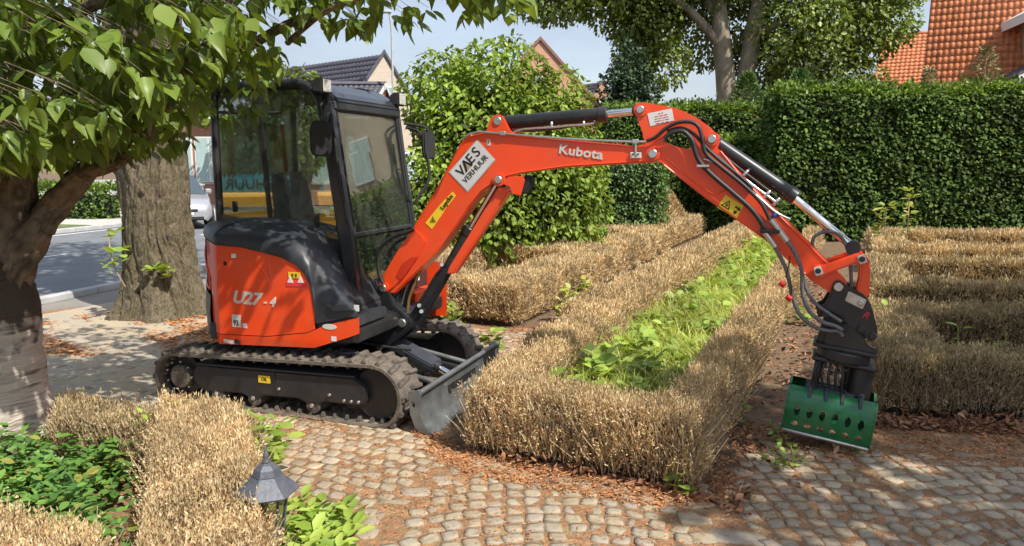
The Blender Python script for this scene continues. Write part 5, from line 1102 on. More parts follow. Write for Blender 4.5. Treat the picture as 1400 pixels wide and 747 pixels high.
# ------------------------------------------------------------------ leaves in volumes
HEDGE_LEAF = mat("hornbeam_hedge_leaves", (.06, .12, .03), .62, var=.25, scale=.9, island=True, spec=.22, trans=.22, cols=[(.034, .062, .014), (.068, .115, .024), (.12, .19, .036), (.05, .09, .018), (.16, .25, .05), (.042, .075, .016)])
SHOOT = mat('sunlit_young_hedge_shoots', (.2, .3, .05), .45, var=.25, scale=1.2, island=True, trans=.35, cols=[(.13, .22, .035), (.22, .34, .055), (.32, .44, .09)])  # pale new growth, with sunlight on the hedge tops put into its colour
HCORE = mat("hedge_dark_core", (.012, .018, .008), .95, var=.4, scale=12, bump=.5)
def green_hedge(name, x0, x1, y0, y1, h, label, dens=900, L0=.07, L1=.125, rot=0., ctr=None, m=HEDGE_LEAF, group='clipped green hedges round the garden'):
    root = empty(name, ((x0 + x1) / 2, (y0 + y1) / 2, 0), rot, label, 'hedge', group)
    W, Dp = x1 - x0, y1 - y0; A = Acc()
    def emit(n, P, out):
        d = noise2(P[:, 0] * 1.0 + P[:, 1], P[:, 2] * 1.2 + P[:, 1], 2.2, 3.) * .07 + .03 * noise2(P[:, 0] * 1.0 + P[:, 1], P[:, 2] * 1.2, 7., 1.) + rng.normal(0, .07, n)
        if out[2] == 0: P = P + out * d[:, None]
        else: P[:, 2] += d * 1.5 + np.abs(rng.normal(0, .05, n)) + .10 * noise2(P[:, 0], P[:, 1], 1.4, 5)
        D = out * .7 + np.array([0, 0, -.35 if out[2] == 0 else .6]) + rnd(n, .5); L = rng.uniform(L0, L1, n)
        V, F = scatter(P, D, out * .9 + np.array([0, 0, .8]) + rnd(n, .4), L, OVAL, L * 1.15); A.add(V, F)
    n = int(dens * W * h); emit(n, np.c_[rng.uniform(-W / 2, W / 2, n), np.full(n, -Dp / 2), rng.uniform(.05, h, n)], np.array([0, -1., 0]))
    for sx in (-1, 1): n = int(dens * Dp * h); emit(n, np.c_[np.full(n, sx * W / 2), rng.uniform(-Dp / 2, Dp / 2, n), rng.uniform(.05, h, n)], np.array([sx, 0, 0.]))
    n = int(dens * 1.1 * W * Dp); emit(n, np.c_[rng.uniform(-W / 2, W / 2, n), rng.uniform(-Dp / 2, Dp / 2, n), np.full(n, h)], np.array([0, 0, 1.]))
    n = int(W * 60); P = np.c_[rng.uniform(-W / 2, W / 2, n), rng.uniform(-Dp / 2, Dp / 2, n), h + rng.uniform(.05, .24, n)]   # upright young shoots, their sunlit tone put into the colour
    P = np.repeat(P, 5, 0) + rnd(n * 5, .035); V, F = scatter(P, np.array([0, 0, .7]) + rnd(n * 5, .6), rnd(n * 5), rng.uniform(L0, L1, n * 5), OVAL); A.build('foliage', m, root)
    B = Acc(); B.add(V, F); n = int(W * Dp * dens * .9); P = np.c_[rng.uniform(-W / 2, W / 2, n), rng.uniform(-Dp / 2 - .04, Dp / 2, n), h + rng.uniform(-.03, .12, n)]; P[:, 2] += .10 * noise2(P[:, 0], P[:, 1], 1.4, 5)
    V, F = scatter(P, np.array([0, -.3, .4]) + rnd(n, .5), rnd(n, .5) + np.array([0, 0, 1.]), rng.uniform(L0, L1, n), OVAL); B.add(V, F); B.build('sunlit_young_shoots', SHOOT, root)
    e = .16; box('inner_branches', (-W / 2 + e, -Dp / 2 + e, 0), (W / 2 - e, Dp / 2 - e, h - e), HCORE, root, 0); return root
green_hedge('tall_hedge', 6.35, 17.5, 17.6, 19.0, 3.50, 'tall dark green clipped hedge with a bright top, behind the right garden', 620, rot=R(-3))
green_hedge('tall_hedge', 2.6, 8.6, 20.9, 22.2, 3.30, 'tall dark clipped hedge set farther back, behind the raised arm joint', 520)
green_hedge('low_hedge', 5.4, 7.2, 19.3, 20.6, 2.35, 'lower step of green hedge between the two tall hedges, behind the arm cylinder', 520)
green_hedge('low_hedge', 1.7, 3.35, 16.2, 17.6, 1.95, 'mid green clipped hedge block touching the right side of the leafy bush', 620, .05, .09, m=mat("light_hedge_leaves", (.08, .16, .03), .45, var=.25, scale=1.5, island=True, trans=.25, cols=[(.06, .12, .025), (.11, .20, .04), (.16, .27, .06)]))

def blob_leaves(A, blobs, dens, L0, L1, T=OVAL, droop=.5, shell=.55, wk=1.1):
    """leaf clumps gathered on the outside of overlapping lobes, with gaps between the clumps"""
    for (cx, cy, cz, rx, ry, rz) in blobs:
        area = 4 * math.pi * ((rx * ry) ** 1.6 / 3 + (rx * rz) ** 1.6 / 3 + (ry * rz) ** 1.6 / 3) ** (1 / 1.6); n = int(area * dens)
        d = rnd(n); d /= np.linalg.norm(d, axis=1)[:, None]
        k = noise2(d[:, 0] * 3 + cx, d[:, 2] * 3 + d[:, 1] * 2 + cz, 1.7, cx + cy) ; keep = rng.random(n) < np.clip(.62 + k * .75, .06, 1); d = d[keep]; k = k[keep]; n = len(d)
        r = (1 - shell * rng.random(n) ** 2.2) * (1 + .13 * k); P = np.array([cx, cy, cz]) + d * r[:, None] * np.array([rx, ry, rz])
        D = d * .5 + np.array([0, 0, -droop]) + rnd(n, .55); L = rng.uniform(L0, L1, n)
        V, F = scatter(P, D, d * .6 + np.array([0, 0, .9]) + rnd(n, .45), L, T, L * wk); A.add(V, F)
def limb_mesh(name, limbs, m, parent, seg=9, jag=0.):
    V = []; F = []
    for P, r in limbs:
        n0 = len(P); Q = smoothpts(P, 5); rr = [float(np.interp(i / 5, range(n0), r)) for i in range(len(Q))]
        v, f = tube_arrays(Q, rr, seg); b = len(V)
        if jag: v = [p + (p - Q[q // seg]) * jag * (.9 * math.sin(q % seg * 2.4 + math.sin(q // seg * .9) * 1.5) + .7 * math.sin((q // seg) * 2.1 + (q % seg) * 1.1) + rng.normal(0, .45)) if q < len(Q) * seg else p for q, p in enumerate(v)]
        V += v; F += [tuple(i + b for i in g) for g in f]
    o = mesh(name, V, F, m, parent, smooth=True); return o
BARK = mat("grey_bark", (.22, .18, .13), .9, scale=3, bump=1., bscale=14, stretch=(1, 1, .25), cols=[(.12, .095, .065), (.28, .235, .17), (.20, .17, .12), (.34, .29, .21)])

# big leafy bush in the middle
bush = empty('leafy_bush', (0, 12.6, 0), 0, 'big bright green leafy bush with drooping leaves, directly behind the boom', 'bush')
BUSHM = mat("bush_leaves", (.14, .26, .05), .62, var=.28, scale=1.3, island=True, spec=.22, trans=.32, cols=[(.12, .19, .028), (.21, .31, .045), (.31, .43, .075), (.165, .25, .038), (.43, .53, .12)])
A = Acc(); blob_leaves(A, [(-1.15, 0, 1.15, .95, .9, 1.2), (-.55, .2, 2.35, 1.15, .9, 1.15), (-1.15, .3, 3.0, .75, .7, .75), (-.2, .3, 3.2, .85, .8, .78), (.35, .1, 1.15, .95, .8, 1.15), (.45, .2, 2.15, .8, .8, .95), (.85, .3, 1.75, .75, .7, .85), (1.05, .4, 1.05, .65, .7, .85), (-.3, -.3, 1.0, .8, .6, .85), (.75, .3, 2.9, .6, .5, .6), (1.1, .3, 2.4, .45, .45, .6)], 430, .07, .135, OVAL, .7)
A.build('foliage', BUSHM, bush)
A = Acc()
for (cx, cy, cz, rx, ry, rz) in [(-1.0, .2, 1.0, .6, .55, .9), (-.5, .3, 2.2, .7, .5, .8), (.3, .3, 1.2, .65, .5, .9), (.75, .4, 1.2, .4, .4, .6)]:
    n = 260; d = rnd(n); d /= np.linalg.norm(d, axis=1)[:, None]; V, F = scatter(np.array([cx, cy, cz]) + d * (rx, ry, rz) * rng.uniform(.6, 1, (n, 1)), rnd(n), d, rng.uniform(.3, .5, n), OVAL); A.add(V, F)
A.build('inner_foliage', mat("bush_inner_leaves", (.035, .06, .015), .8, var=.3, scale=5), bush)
limb_mesh('branches', [([(x, -.1, 0), (x * 1.1, -.05, .8), (x * 1.2 + .1 * ((-1) ** i), 0, 1.8), (x * 1.1, .1, 2.9)], [.035, .028, .018, .006]) for i, x in enumerate((-.9, -.55, -.2, .2, .5, .8))] + [([(.1, -.6, 1.2), (.22, -.75, 1.8), (.42, -.8, 2.5)], [.012, .010, .005]), ([(.8, -.2, 1.9), (1.6, -.3, 2.0), (2.1, -.3, 2.05)], [.01, .008, .004])], TWIG, bush, 6)
bush2 = empty('roadside_shrub', (-2.6, 13.6, 0), 0, 'green shrub seen between the cab and the bush, behind the mirror', 'bush')
A = Acc(); blob_leaves(A, [(.3, 0, .8, 1.0, .6, .9), (-.6, .2, .5, .8, .5, .55)], 330, .06, .11); A.build('foliage', BUSHM, bush2); limb_mesh('stem', [([(0, 0, 0), (.1, 0, 1.0)], [.04, .01])], TWIG, bush2, 6)

# far trees
TREE_LEAF = mat("maple_leaves", (.07, .14, .03), .45, var=.30, scale=.32, island=True, trans=.28, cols=[(.09, .13, .022), (.145, .205, .032), (.21, .29, .05), (.12, .17, .028), (.30, .39, .075)])
big_t = empty('maple_tree', (9.0, 31, 0), 0, 'large broad leafed tree with two pale trunks and wide crown, behind the tall hedge', 'tree')
limb_mesh('trunk', [([(-.1, 0, 0), (-.1, 0, 3.0), (-.25, 0, 5.0), (-.75, 0, 8.6), (-.9, 0, 11)], [.55, .50, .40, .30, .15]), ([(.1, .1, 2.8), (.45, .1, 4.5), (.75, .1, 7), (1.1, .1, 10)], [.42, .36, .32, .15]), ([(-.5, 0, 6.5), (-2.4, -.5, 8.2), (-5.0, -.6, 8.6)], [.2, .14, .05]), ([(.8, 0, 7), (3, .2, 8), (5.4, 0, 8.2)], [.2, .13, .05]), ([(-.6, 0, 7.5), (-2.6, .2, 10), (-6.5, 0, 10.5)], [.2, .12, .05])], BARK, big_t, 12)
A = Acc(); blob_leaves(A, [(-7.2, 0, 8.3, 1.8, 1.5, .85), (-5.6, -.3, 9.0, 2.2, 1.8, 1.3), (-3.4, .2, 7.8, 1.3, 1.5, 1.9), (-3.0, -.2, 5.9, 1.2, 1.2, 1.1), (-4.1, 0, 7.5, 1.1, 1.0, 1.0), (-1.6, .6, 9.2, 2.3, 1.6, 1.6), (1.0, .9, 9.8, 2.6, 1.6, 1.9), (2.4, -.6, 7.2, 1.9, 1.9, 1.8), (3.9, .2, 8.4, 2.3, 2.0, 2.2), (3.4, .2, 5.9, 2.0, 1.8, 1.5), (5.6, .4, 7.5, 1.4, 1.6, 1.6), (6.0, .4, 9.3, 1.8, 2.0, 1.4), (1.9, 1.2, 6.0, 1.6, 1.5, 1.8), (-.2, 1.6, 8.0, 2.4, 1.6, 2.2), (-3.2, .3, 9.2, 2.2, 1.8, 1.6), (-4.6, .2, 8.3, 1.6, 1.2, 1.3), (-3.2, 1.0, 7.2, 1.4, 1.0, 1.3), (-3.9, .1, 6.4, 1.0, 1.0, .8), (2.9, .9, 4.9, 1.4, 1.0, 1.0), (4.6, .3, 5.2, 1.7, 1.3, 1.1), (6.4, .4, 7.9, 1.2, 1.3, 1.4), (-7.6, 0, 8.9, 1.8, 1.5, .9)], 100, .12, .25, OVAL, .5); blob_leaves(A, [(0, 0, 12, 6.0, 4.0, 2.6), (-5.5, 0, 11, 3, 2.5, 1.8), (5, 0, 11.5, 3, 2.5, 2.0)], 20, .3, .5, OVAL, .5)
A.build('foliage', TREE_LEAF, big_t)
dk = empty('dark_evergreen', (4.05, 26.5, 0), 0, 'dense dark green evergreen tree with an oval crown, left of the arm cylinder', 'tree')
A = Acc(); blob_leaves(A, [(0, 0, 3.6, 1.15, 1.0, 1.9), (.1, 0, 4.8, .65, .6, 1.3), (0, 0, 2.0, 1.0, .9, 1.4), (.3, 0, 3.0, 1.1, 1.0, 1.0)], 330, .06, .14, KITE, -.4, .6)
A.build('foliage', mat("dark_evergreen_leaves", (.03, .06, .02), .55, var=.3, scale=1., island=True, cols=[(.018, .04, .014), (.035, .07, .022), (.055, .095, .03)]), dk)
limb_mesh('trunk', [([(0, 0, 0), (0, 0, 2.5), (0, 0, 5.4)], [.12, .10, .03])], BARK, dk); 
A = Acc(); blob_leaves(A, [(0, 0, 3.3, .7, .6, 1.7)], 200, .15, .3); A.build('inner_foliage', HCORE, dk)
CONM = mat("feathery_conifer", (.11, .19, .045), .6, var=.25, scale=1., island=True, cols=[(.08, .14, .035), (.14, .22, .05), (.19, .27, .07)])
for k, (x, y, h_, w_, lb) in enumerate([(7.6, 24.5, 4.7, 1.1, 'feathery light green conifer behind the hedge, right of the two trunks'), (9.3, 24.5, 4.8, 1.5, 'wide feathery conifer behind the middle of the hedge top'), (11.0, 25, 4.6, 1.1, 'feathery conifer at the left foot of the small orange roof'), (12.9, 23.5, 4.75, .45, 'thin sparse thuja tip in front of the orange roof corner'), (14.3, 23.0, 5.3, .75, 'sparse yellowish thuja in front of the large tiled roof'), (15.6, 22.5, 4.6, .7, 'young bright shrub in front of the gable on the far right')]):
    r = empty('conifer', (x, y, 0), 0, lb, 'tree', 'conifers behind the hedge'); A = Acc(); n = int(2600 * w_ * (.5 if w_ < .8 else 1)); z = h_ * (1 - rng.random(n) ** 1.3 * .62); rr = (h_ - z) * .55 * w_ + .05; a = rng.uniform(0, 2 * math.pi, n); q = rng.random(n) ** .5
    P = np.c_[rr * q * np.cos(a), rr * q * np.sin(a), z]; D = np.c_[np.cos(a), np.sin(a), .5 * np.ones(n)] + rnd(n, .4); V, F = scatter(P, D, rnd(n), rng.uniform(.10, .26, n), KITE, .05); A.add(V, F); A.build('foliage', CONM if k not in (3, 4) else mat("yellowish_thuja_%d" % k, (.3, .25, .1), .7, var=.2, scale=1, island=True, cols=[(.22, .20, .08), (.34, .28, .12), (.42, .30, .15)]), r); tube('trunk', [(0, 0, 0), (0, 0, h_ * .95)], [.06, .01], TWIG, r, 6)
for k, (x, y, blobs, lb) in enumerate([(-8.7, 31.5, [(0, 0, 3.6, 1.0, 1.2, 2.2), (-1.6, 0, 4.6, 1.4, 1.5, 1.7)], 'round bright green tree showing above the cab roof, left of the grey roof'), (-11.4, 29.5, [(0, 0, 4.9, 2.4, 1.5, 1.2), (-3.0, 0, 5.6, 2.5, 1.5, 1.6)], 'green street tree in front of the red brick house, seen above and through the cab'), (20, 60, [(0, 0, 4, 9, 4, 3)], 'distant low tree mass behind the small chimney'), (-1.5, 62, [(0, 0, 3.5, 5, 3, 3.0)], 'distant tree behind the grey tiled house')]):
    r = empty('broadleaf_tree', (x, y, 0), 0, lb, 'tree', 'trees behind the street'); A = Acc(); blob_leaves(A, blobs, 38 if y > 35 else 70, .16, .34); A.build('foliage', TREE_LEAF, r); limb_mesh('trunk', [([(0, 0, 0), (0, 0, 4)], [.2, .1])], BARK, r)
rh = green_hedge('roadside_hedge', -19.2, -13.0, 24.0, 25.0, 1.0, 'low loose green hedge across the street at the left edge', 200, .08, .14, rot=R(0))

# ------------------------------------------------------------------ the old trunk beside the drive
def vnoise(a, z, ca, cz, seed):       # smooth value noise, periodic round the trunk
    g = np.random.default_rng(seed).random((cz + 3, ca)); u = a / (2 * math.pi) * ca; v = z * cz; i = np.floor(u).astype(int); j = np.floor(v).astype(int); fu, fv = u - i, v - j
    fu = fu * fu * (3 - 2 * fu); fv = fv * fv * (3 - 2 * fv); j = np.clip(j, 0, cz + 1); A_ = g[j, i % ca]; B_ = g[j, (i + 1) % ca]; C_ = g[j + 1, i % ca]; D_ = g[j + 1, (i + 1) % ca]
    return (A_ * (1 - fu) + B_ * fu) * (1 - fv) + (C_ * (1 - fu) + D_ * fu) * fv
def bark_trunk(name, cx, cy, prof, m, parent, nu=150, nv=120, amp=.05, ca=30, cz=10, seed=0.):
    zs = np.linspace(prof[0][0], prof[-1][0], nv); rs = np.interp(zs, [p[0] for p in prof], [p[1] for p in prof]); a = np.linspace(0, 2 * math.pi, nu, endpoint=False)
    Aa, Zz = np.meshgrid(a, np.linspace(0, 1, nv)); wob = (vnoise(Aa, Zz, 7, cz, 11) - .5) * .5; Ab = (Aa + wob) % (2 * math.pi)
    n1 = 1 - np.abs(2 * vnoise(Ab, Zz, ca, cz, 1) - 1); n2 = 1 - np.abs(2 * vnoise(Ab, Zz, ca * 2, cz * 3, 2) - 1); n3 = vnoise(Aa, Zz, ca * 4, cz * 8, 3)
    ridge = -(n1 ** 3) * 1.0 - .45 * n2 ** 2 + .25 * n3 + .5
    fl = .22 * np.maximum(0, .5 - zs)[:, None] ** 1.5 * (1 + np.cos(a * 5 + seed))[None, :] + .05 * (vnoise(Aa, Zz, 5, 4, 5) - .5)
    rr = rs[:, None] + amp * ridge * .6 + fl; V = np.stack([cx + rr * np.cos(a), cy + rr * np.sin(a), np.repeat(zs[:, None], nu, 1)], -1)
    idx = np.arange(nu * nv).reshape(nv, nu); F = np.stack([idx[:-1], np.roll(idx, -1, 1)[:-1], np.roll(idx, -1, 1)[1:], idx[1:]], -1).reshape(-1, 4)
    return fastmesh(name, V.reshape(-1, 3), F, m, parent, True)
OLD = mat("furrowed_bark", (.3, .25, .18), .95, scale=14, bump=1.0, bscale=60, stretch=(1, 1, .5), cols=[(.035, .026, .017), (.11, .085, .055), (.17, .135, .09), (.08, .07, .035), (.15, .12, .075), (.06, .045, .028)])
ot = empty('old_street_tree', (-4.35, 9.05, 0), 0, 'thick old tree trunk with deeply furrowed grey brown bark, standing left of the excavator', 'tree')
bark_trunk('trunk', 0, 0, [(0, .50), (.12, .47), (.5, .42), (1.2, .39), (2.2, .37), (3.2, .40), (4.2, .42)], OLD, ot, nu=360, nv=300, amp=.075, ca=34, cz=8)
limb_mesh('branches', [([(0, 0, 4.0), (.3, 0, 5.5), (1.4, .3, 7.6)], [.38, .3, .12]), ([(0, 0, 4.0), (-.6, .2, 5.5), (-2.2, .3, 7.0)], [.35, .25, .1]), ([(0, 0, 4.2), (.1, 1.0, 6), (.1, 2.0, 8)], [.3, .2, .08])], BARK, ot)
A = Acc(); blob_leaves(A, [(.6, 0, 7.0, 2.6, 2.2, 1.8), (-1.8, .2, 6.8, 2.2, 2.0, 1.6), (0, 1.4, 8.6, 2.6, 2.2, 1.8)], 60, .14, .26); A.build('foliage', TREE_LEAF, ot)
for (x, y, z, n) in ((-.37, -.28, .95, 7), (-.25, -.42, .72, 8), (-.30, -.45, .62, 7), (.18, -.48, .55, 9), (.28, -.42, .50, 7), (-.42, -.25, .5, 4)):
    A = Acc(); rosettes(A, [(x, y, z)], n, .09, .16, .16, wk=1.5); A.build('green_sprout', BROADM, ot)
tube('sprout_stem', [(-.25, -.36, .40), (-.33, -.45, .7), (-.40, -.38, 1.05)], .008, TWIG, ot, 5, 3)

# ------------------------------------------------------------------ cherry tree, nearest left
CH = empty('cherry_tree', (-3.30, 4.62, 0), 0, 'cherry tree at the left edge with ringed silvery bark and large drooping green leaves', 'tree')
CHB = mat("cherry_bark", (.3, .26, .22), .8, scale=5, bump=.8, bscale=18, stretch=(.45, .45, 3.2), cols=[(.10, .08, .06), (.42, .36, .30), (.50, .43, .36), (.38, .33, .28), (.46, .40, .34), (.15, .12, .09)])
g = CHB.node_tree; p = g.nodes["Principled BSDF"]; src = p.inputs['Base Color'].links[0].from_socket; tcn = g.nodes.new("ShaderNodeTexCoord"); sx_ = g.nodes.new("ShaderNodeSeparateXYZ"); nn = g.nodes.new("ShaderNodeTexNoise"); nn.inputs['Scale'].default_value = 9; nn.inputs['Detail'].default_value = 8
ma = g.nodes.new("ShaderNodeMath"); ma.operation = 'MULTIPLY_ADD'; ma.inputs[1].default_value = .9; mr_ = g.nodes.new("ShaderNodeMapRange"); mr_.inputs[1].default_value = 1.22; mr_.inputs[2].default_value = 1.36; mxx = g.nodes.new("ShaderNodeMix"); mxx.data_type = 'RGBA'; mxx.inputs['B'].default_value = (.055, .04, .028, 1)
g.links.new(tcn.outputs['Object'], sx_.inputs[0]); g.links.new(tcn.outputs['Object'], nn.inputs[0]); g.links.new(nn.outputs[0], ma.inputs[0]); g.links.new(sx_.outputs[2], ma.inputs[2]); g.links.new(ma.outputs[0], mr_.inputs[0]); g.links.new(mr_.outputs[0], mxx.inputs['Factor']); g.links.new(src, mxx.inputs['A']); g.links.new(mxx.outputs['Result'], p.inputs['Base Color'])
CHD = mat("dark_cherry_bark", (.07, .05, .035), .8, scale=6, bump=1., bscale=22, cols=[(.035, .026, .018), (.14, .10, .07), (.22, .165, .115), (.08, .058, .04), (.17, .14, .10)])
bark_trunk('trunk', 0, 0, [(0, .30), (.1, .29), (.4, .265), (.75, .255), (.95, .25), (1.08, .235), (1.2, .20), (1.34, .13)], CHB, CH, 160, 140, amp=.010, ca=12, cz=26)
limb_mesh('branches', [([(.02, 0, .95), (.12, 0, 1.25), (.22, .05, 1.75), (.20, .1, 2.3), (.3, .2, 3.2)], [0.135, 0.112, 0.09, 0.075, 0.044]),
    ([(.06, -.02, 1.0), (.26, 0, 1.35), (.42, .1, 1.62), (.66, .2, 1.90), (.98, .3, 2.20), (1.45, .4, 2.55), (2.1, .4, 2.86), (2.9, .4, 3.05)], [.115, .095, .075, .060, .046, .032, .020, .009]),
    ([(.40, .05, 1.60), (.62, 0, 1.78), (.95, -.15, 1.86), (1.25, -.25, 2.1), (1.5, -.3, 2.5)], [0.052, 0.037, 0.031, 0.026, 0.015]),
    ([(-.02, 0, 1.0), (-.25, -.05, 1.5), (-.4, -.1, 1.75), (-1.0, -.2, 2.1)], [0.12, 0.09, 0.06, 0.037]), ([(.18, 0, 1.75), (-.1, -.4, 1.95), (-.6, -.9, 2.15)], [0.044, 0.037, 0.022]),
    ([(.2, .05, 2.2), (.7, -.3, 2.6), (1.3, -.6, 2.75), (2.0, -.7, 3.1)], [0.052, 0.037, 0.026, 0.015]), ([(1.25, .1, 2.2), (1.3, .0, 2.45), (1.6, -.2, 2.6), (1.75, -.2, 2.95)], [0.022, 0.019, 0.016, 0.009]),
    ([(1.9, .15, 2.6), (2.3, -.2, 2.75), (2.9, -.1, 2.92), (3.35, 0, 2.88)], [0.018, 0.013, 0.009, 0.004]), ([(.25, .2, 3.0), (.9, .5, 3.8), (1.7, .7, 4.4)], [0.044, 0.030, 0.015]), ([(.2, .2, 3.0), (-.6, .2, 3.8), (-1.4, 0, 4.3)], [0.044, 0.030, 0.015])], CHD, CH, 26, jag=.16)
tube('bark_cavity', [(-.02, -.28, .72), (.03, -.29, .78), (.02, -.28, .84)], [.02, .05, .02], CHD, CH, 10, 3)
CHL = mat("cherry_leaves", (.07, .15, .03), .42, var=.2, scale=1.2, island=True, spec=.5, trans=.38, cols=[(.085, .14, .022), (.135, .205, .032), (.20, .29, .045), (.105, .17, .028), (.27, .38, .07)])
CHL1 = mat("cherry_leaf_single", (.08, .16, .03), .42, var=.25, scale=3., spec=.5, trans=.38, cols=[(.09, .145, .025), (.145, .22, .035), (.22, .31, .05), (.12, .185, .03), (.28, .38, .07)])
g = CHL1.node_tree; oi = g.nodes.new("ShaderNodeObjectInfo"); rpn = [n for n in g.nodes if n.type == 'VALTORGB'][0]; g.links.new(oi.outputs['Random'], rpn.inputs[0])
# crown: clusters of drooping leaves hung from twigs
cl = []
def zlow(x): return float(np.interp(x, [-4.6, -3.9, -3.3, -2.6, -2.25, -1.9, -1.65, -1.2, -.6, -.25, .1], [1.80, 1.78, 1.80, 1.86, 1.93, 2.05, 2.26, 2.66, 2.74, 2.74, 2.74]))
while len(cl) < 1150:
    x = rng.uniform(-4.8, .12) if rng.random() < .6 else rng.uniform(-4.6, -1.8); y = 3.5 + 1.85 * rng.random() ** 1.25; u = rng.random() ** 1.5; z = zlow(x) + .05 + u * (1.3 if x < -1.6 else .75) + .16 * (y - 4.4) * .3
    if x > -1.3 and (y < 4.1 or y > 5.2): continue
    cl.append((x, y, z))
for k in range(420):       # upper crown, above the picture, shades the rest
    x = rng.uniform(-5.2, -1.0); y = rng.uniform(3.2, 6.2); z = rng.uniform(3.1, 5.0); 
    if ((x + 3.2) / 2.3) ** 2 + ((y - 4.7) / 1.8) ** 2 + ((z - 3.2) / 2.1) ** 2 < 1: cl.append((x, y, z))
P_, D_, N_, L_ = [], [], [], []; tw = Acc(); tws = []
for (x, y, z) in cl:
    nl = rng.integers(5, 9); a0 = rng.uniform(0, 6.28); tip = np.array([x, y, z]); tdir = np.array([.5 if x > -3.3 else -.5, rng.normal(0, .4), -.15]); tdir /= np.linalg.norm(tdir); b = tip - tdir * .32 + (0, 0, .08); tws.append(([tuple(b), tuple((b + tip) / 2 + (0, 0, .015)), tuple(tip)], .0028))
    for i in range(nl):
        a = a0 + i * 2.4; f = rng.random(); base = tip - tdir * .26 * f * (i > 1); d = np.array([math.cos(a), math.sin(a), -.55 - .9 * rng.random()]) + tdir * .5
        P_.append(base + d / np.linalg.norm(d) * .03); D_.append(d); N_.append(np.array([math.cos(a) * .7, math.sin(a) * .7, 1.]) + rng.normal(0, .25, 3)); L_.append(rng.uniform(.06, .155))
P_, D_, N_, L_ = map(np.array, (P_, D_, N_, L_))
# the 300 leaves that show largest are objects of their own
py_ = 225 + 1011 * (EYE - P_[:, 2]) / P_[:, 1]; px_ = 700 + 1011 * P_[:, 0] / P_[:, 1]; inv = (px_ > -5) & (px_ < 700) & (py_ > -10) & (py_ < 420)
score = np.where(inv, L_ / P_[:, 1] * np.where(P_[:, 1] < 4.6, 1.3, 1), 0); top = set(np.argsort(-score)[:296].tolist()); restm = np.array([i not in top for i in range(len(P_))])
off = np.array(CH.location)
def leafvar(k): return ([(x * (1, .82, 1.15)[k], y, z * (1, 2.6, .3)[k] + (0, -.22, .10)[k] * y * y + (0, .10, -.12)[k] * x * (y - .3)) for x, y, z in LEAF[0]], LEAF[1])
Aq = Acc(); idx = np.where(restm)[0]
for k in range(3): q = idx[idx % 3 == k]; Aq.add(*scatter(P_[q] - off, D_[q], N_[q], L_[q], leafvar(k)))
fo = Aq.build('leaf', CHL, CH, True); fo['kind'] = 'stuff'
lms = []
for k in range(3): lm = bpy.data.meshes.new('leaf'); lm.from_pydata(leafvar(k)[0], [], LEAF[1]); lm.polygons.foreach_set('use_smooth', [True] * len(LEAF[1])); lm.materials.append(CHL1); lms.append(lm)
X_, Y_, Z_ = frames(D_, N_)
for i in sorted(top):
    o = bpy.data.objects.new('leaf', lms[i % 3]); link(o, CH); M = Matrix((X_[i], Y_[i], Z_[i])).transposed().to_4x4(); M.translation = Vector(P_[i] - off); o.matrix_local = M @ Matrix.Scale(L_[i], 4)
V = []; F = []
for pts, r in tws:
    v, f = tube_arrays([Vector(p) - CH.location for p in pts], [r, r * .8, r * .5], 4, False); b = len(V); V += v; F += [tuple(i + b for i in q) for q in f]
tt = mesh('twigs', V, F, CHD, CH, True); tt['kind'] = 'stuff'
A = Acc(); rosettes(A, [(.10, -.27, .55), (.14, -.27, .62)], 8, .06, .10, .06, wk=1.0); A.build('green_sprout', BROADM, CH); A = Acc(); rosettes(A, [(-.10, -.32, 1.08)], 5, .10, .14, .08); A.build('green_sprout', BROADM, CH)

# shade tree standing outside the picture on the right: its shade lies over the right beds and cobbles
st_ = empty('shade_tree', (6.75, 1.05, 0), 0, 'tall leafy tree standing out of the picture to the right, shading the cobbles', 'tree')
limb_mesh('trunk', [([(0, 0, 0), (0, 0, 2.5), (-.3, .2, 5)], [.3, .25, .15]), ([(0, 0, 2.6), (1.2, .6, 5.0)], [.2, .08]), ([(0, 0, 3), (-1.4, .8, 5.2)], [.15, .06])], BARK, st_)
A = Acc(); blob_leaves(A, [(-.6, 0.2, 5.6, 2.0, 1.7, 1.4), (1.4, .9, 5.6, 2.2, 2.2, 1.5), (.6, -1.2, 5.0, 2.0, 1.5, 1.3), (2.6, 2.4, 6.0, 2.0, 2.2, 1.4), (-.9, -1.6, 4.9, 1.2, .9, .9)], 95, .16, .30); A.build('foliage', TREE_LEAF, st_)

# ------------------------------------------------------------------ houses
def brickmat(name, c1, c2, mortar, sc=1.):
    m = bpy.data.materials.new(name); m.use_nodes = True; n = m.node_tree; p = n.nodes["Principled BSDF"]; p.inputs['Roughness'].default_value = .85
    t = n.nodes.new("ShaderNodeTexCoord"); mp = n.nodes.new("ShaderNodeMapping"); mp.inputs['Rotation'].default_value = (R(90), 0, 0); b = n.nodes.new("ShaderNodeTexBrick"); b.inputs['Color1'].default_value = (*c1, 1); b.inputs['Color2'].default_value = (*c2, 1); b.inputs['Mortar'].default_value = (*mortar, 1)
    b.inputs['Scale'].default_value = 1.; b.inputs['Brick Width'].default_value = .22 * sc; b.inputs['Row Height'].default_value = .065 * sc; b.inputs['Mortar Size'].default_value = .010
    n.links.new(t.outputs['Object'], mp.inputs[0]); n.links.new(mp.outputs[0], b.inputs[0]); n.links.new(b.outputs[0], p.inputs['Base Color']); return m
RB = brickmat("red_brick", (.42, .14, .075), (.50, .19, .10), (.40, .32, .26)); BB = brickmat("buff_brick", (.50, .40, .30), (.58, .48, .37), (.52, .48, .42)); HB = brickmat("brown_buff_brick", (.46, .32, .22), (.54, .40, .29), (.50, .45, .38)); DB = brickmat("dark_red_brick", (.22, .08, .055), (.28, .11, .07), (.25, .2, .18))
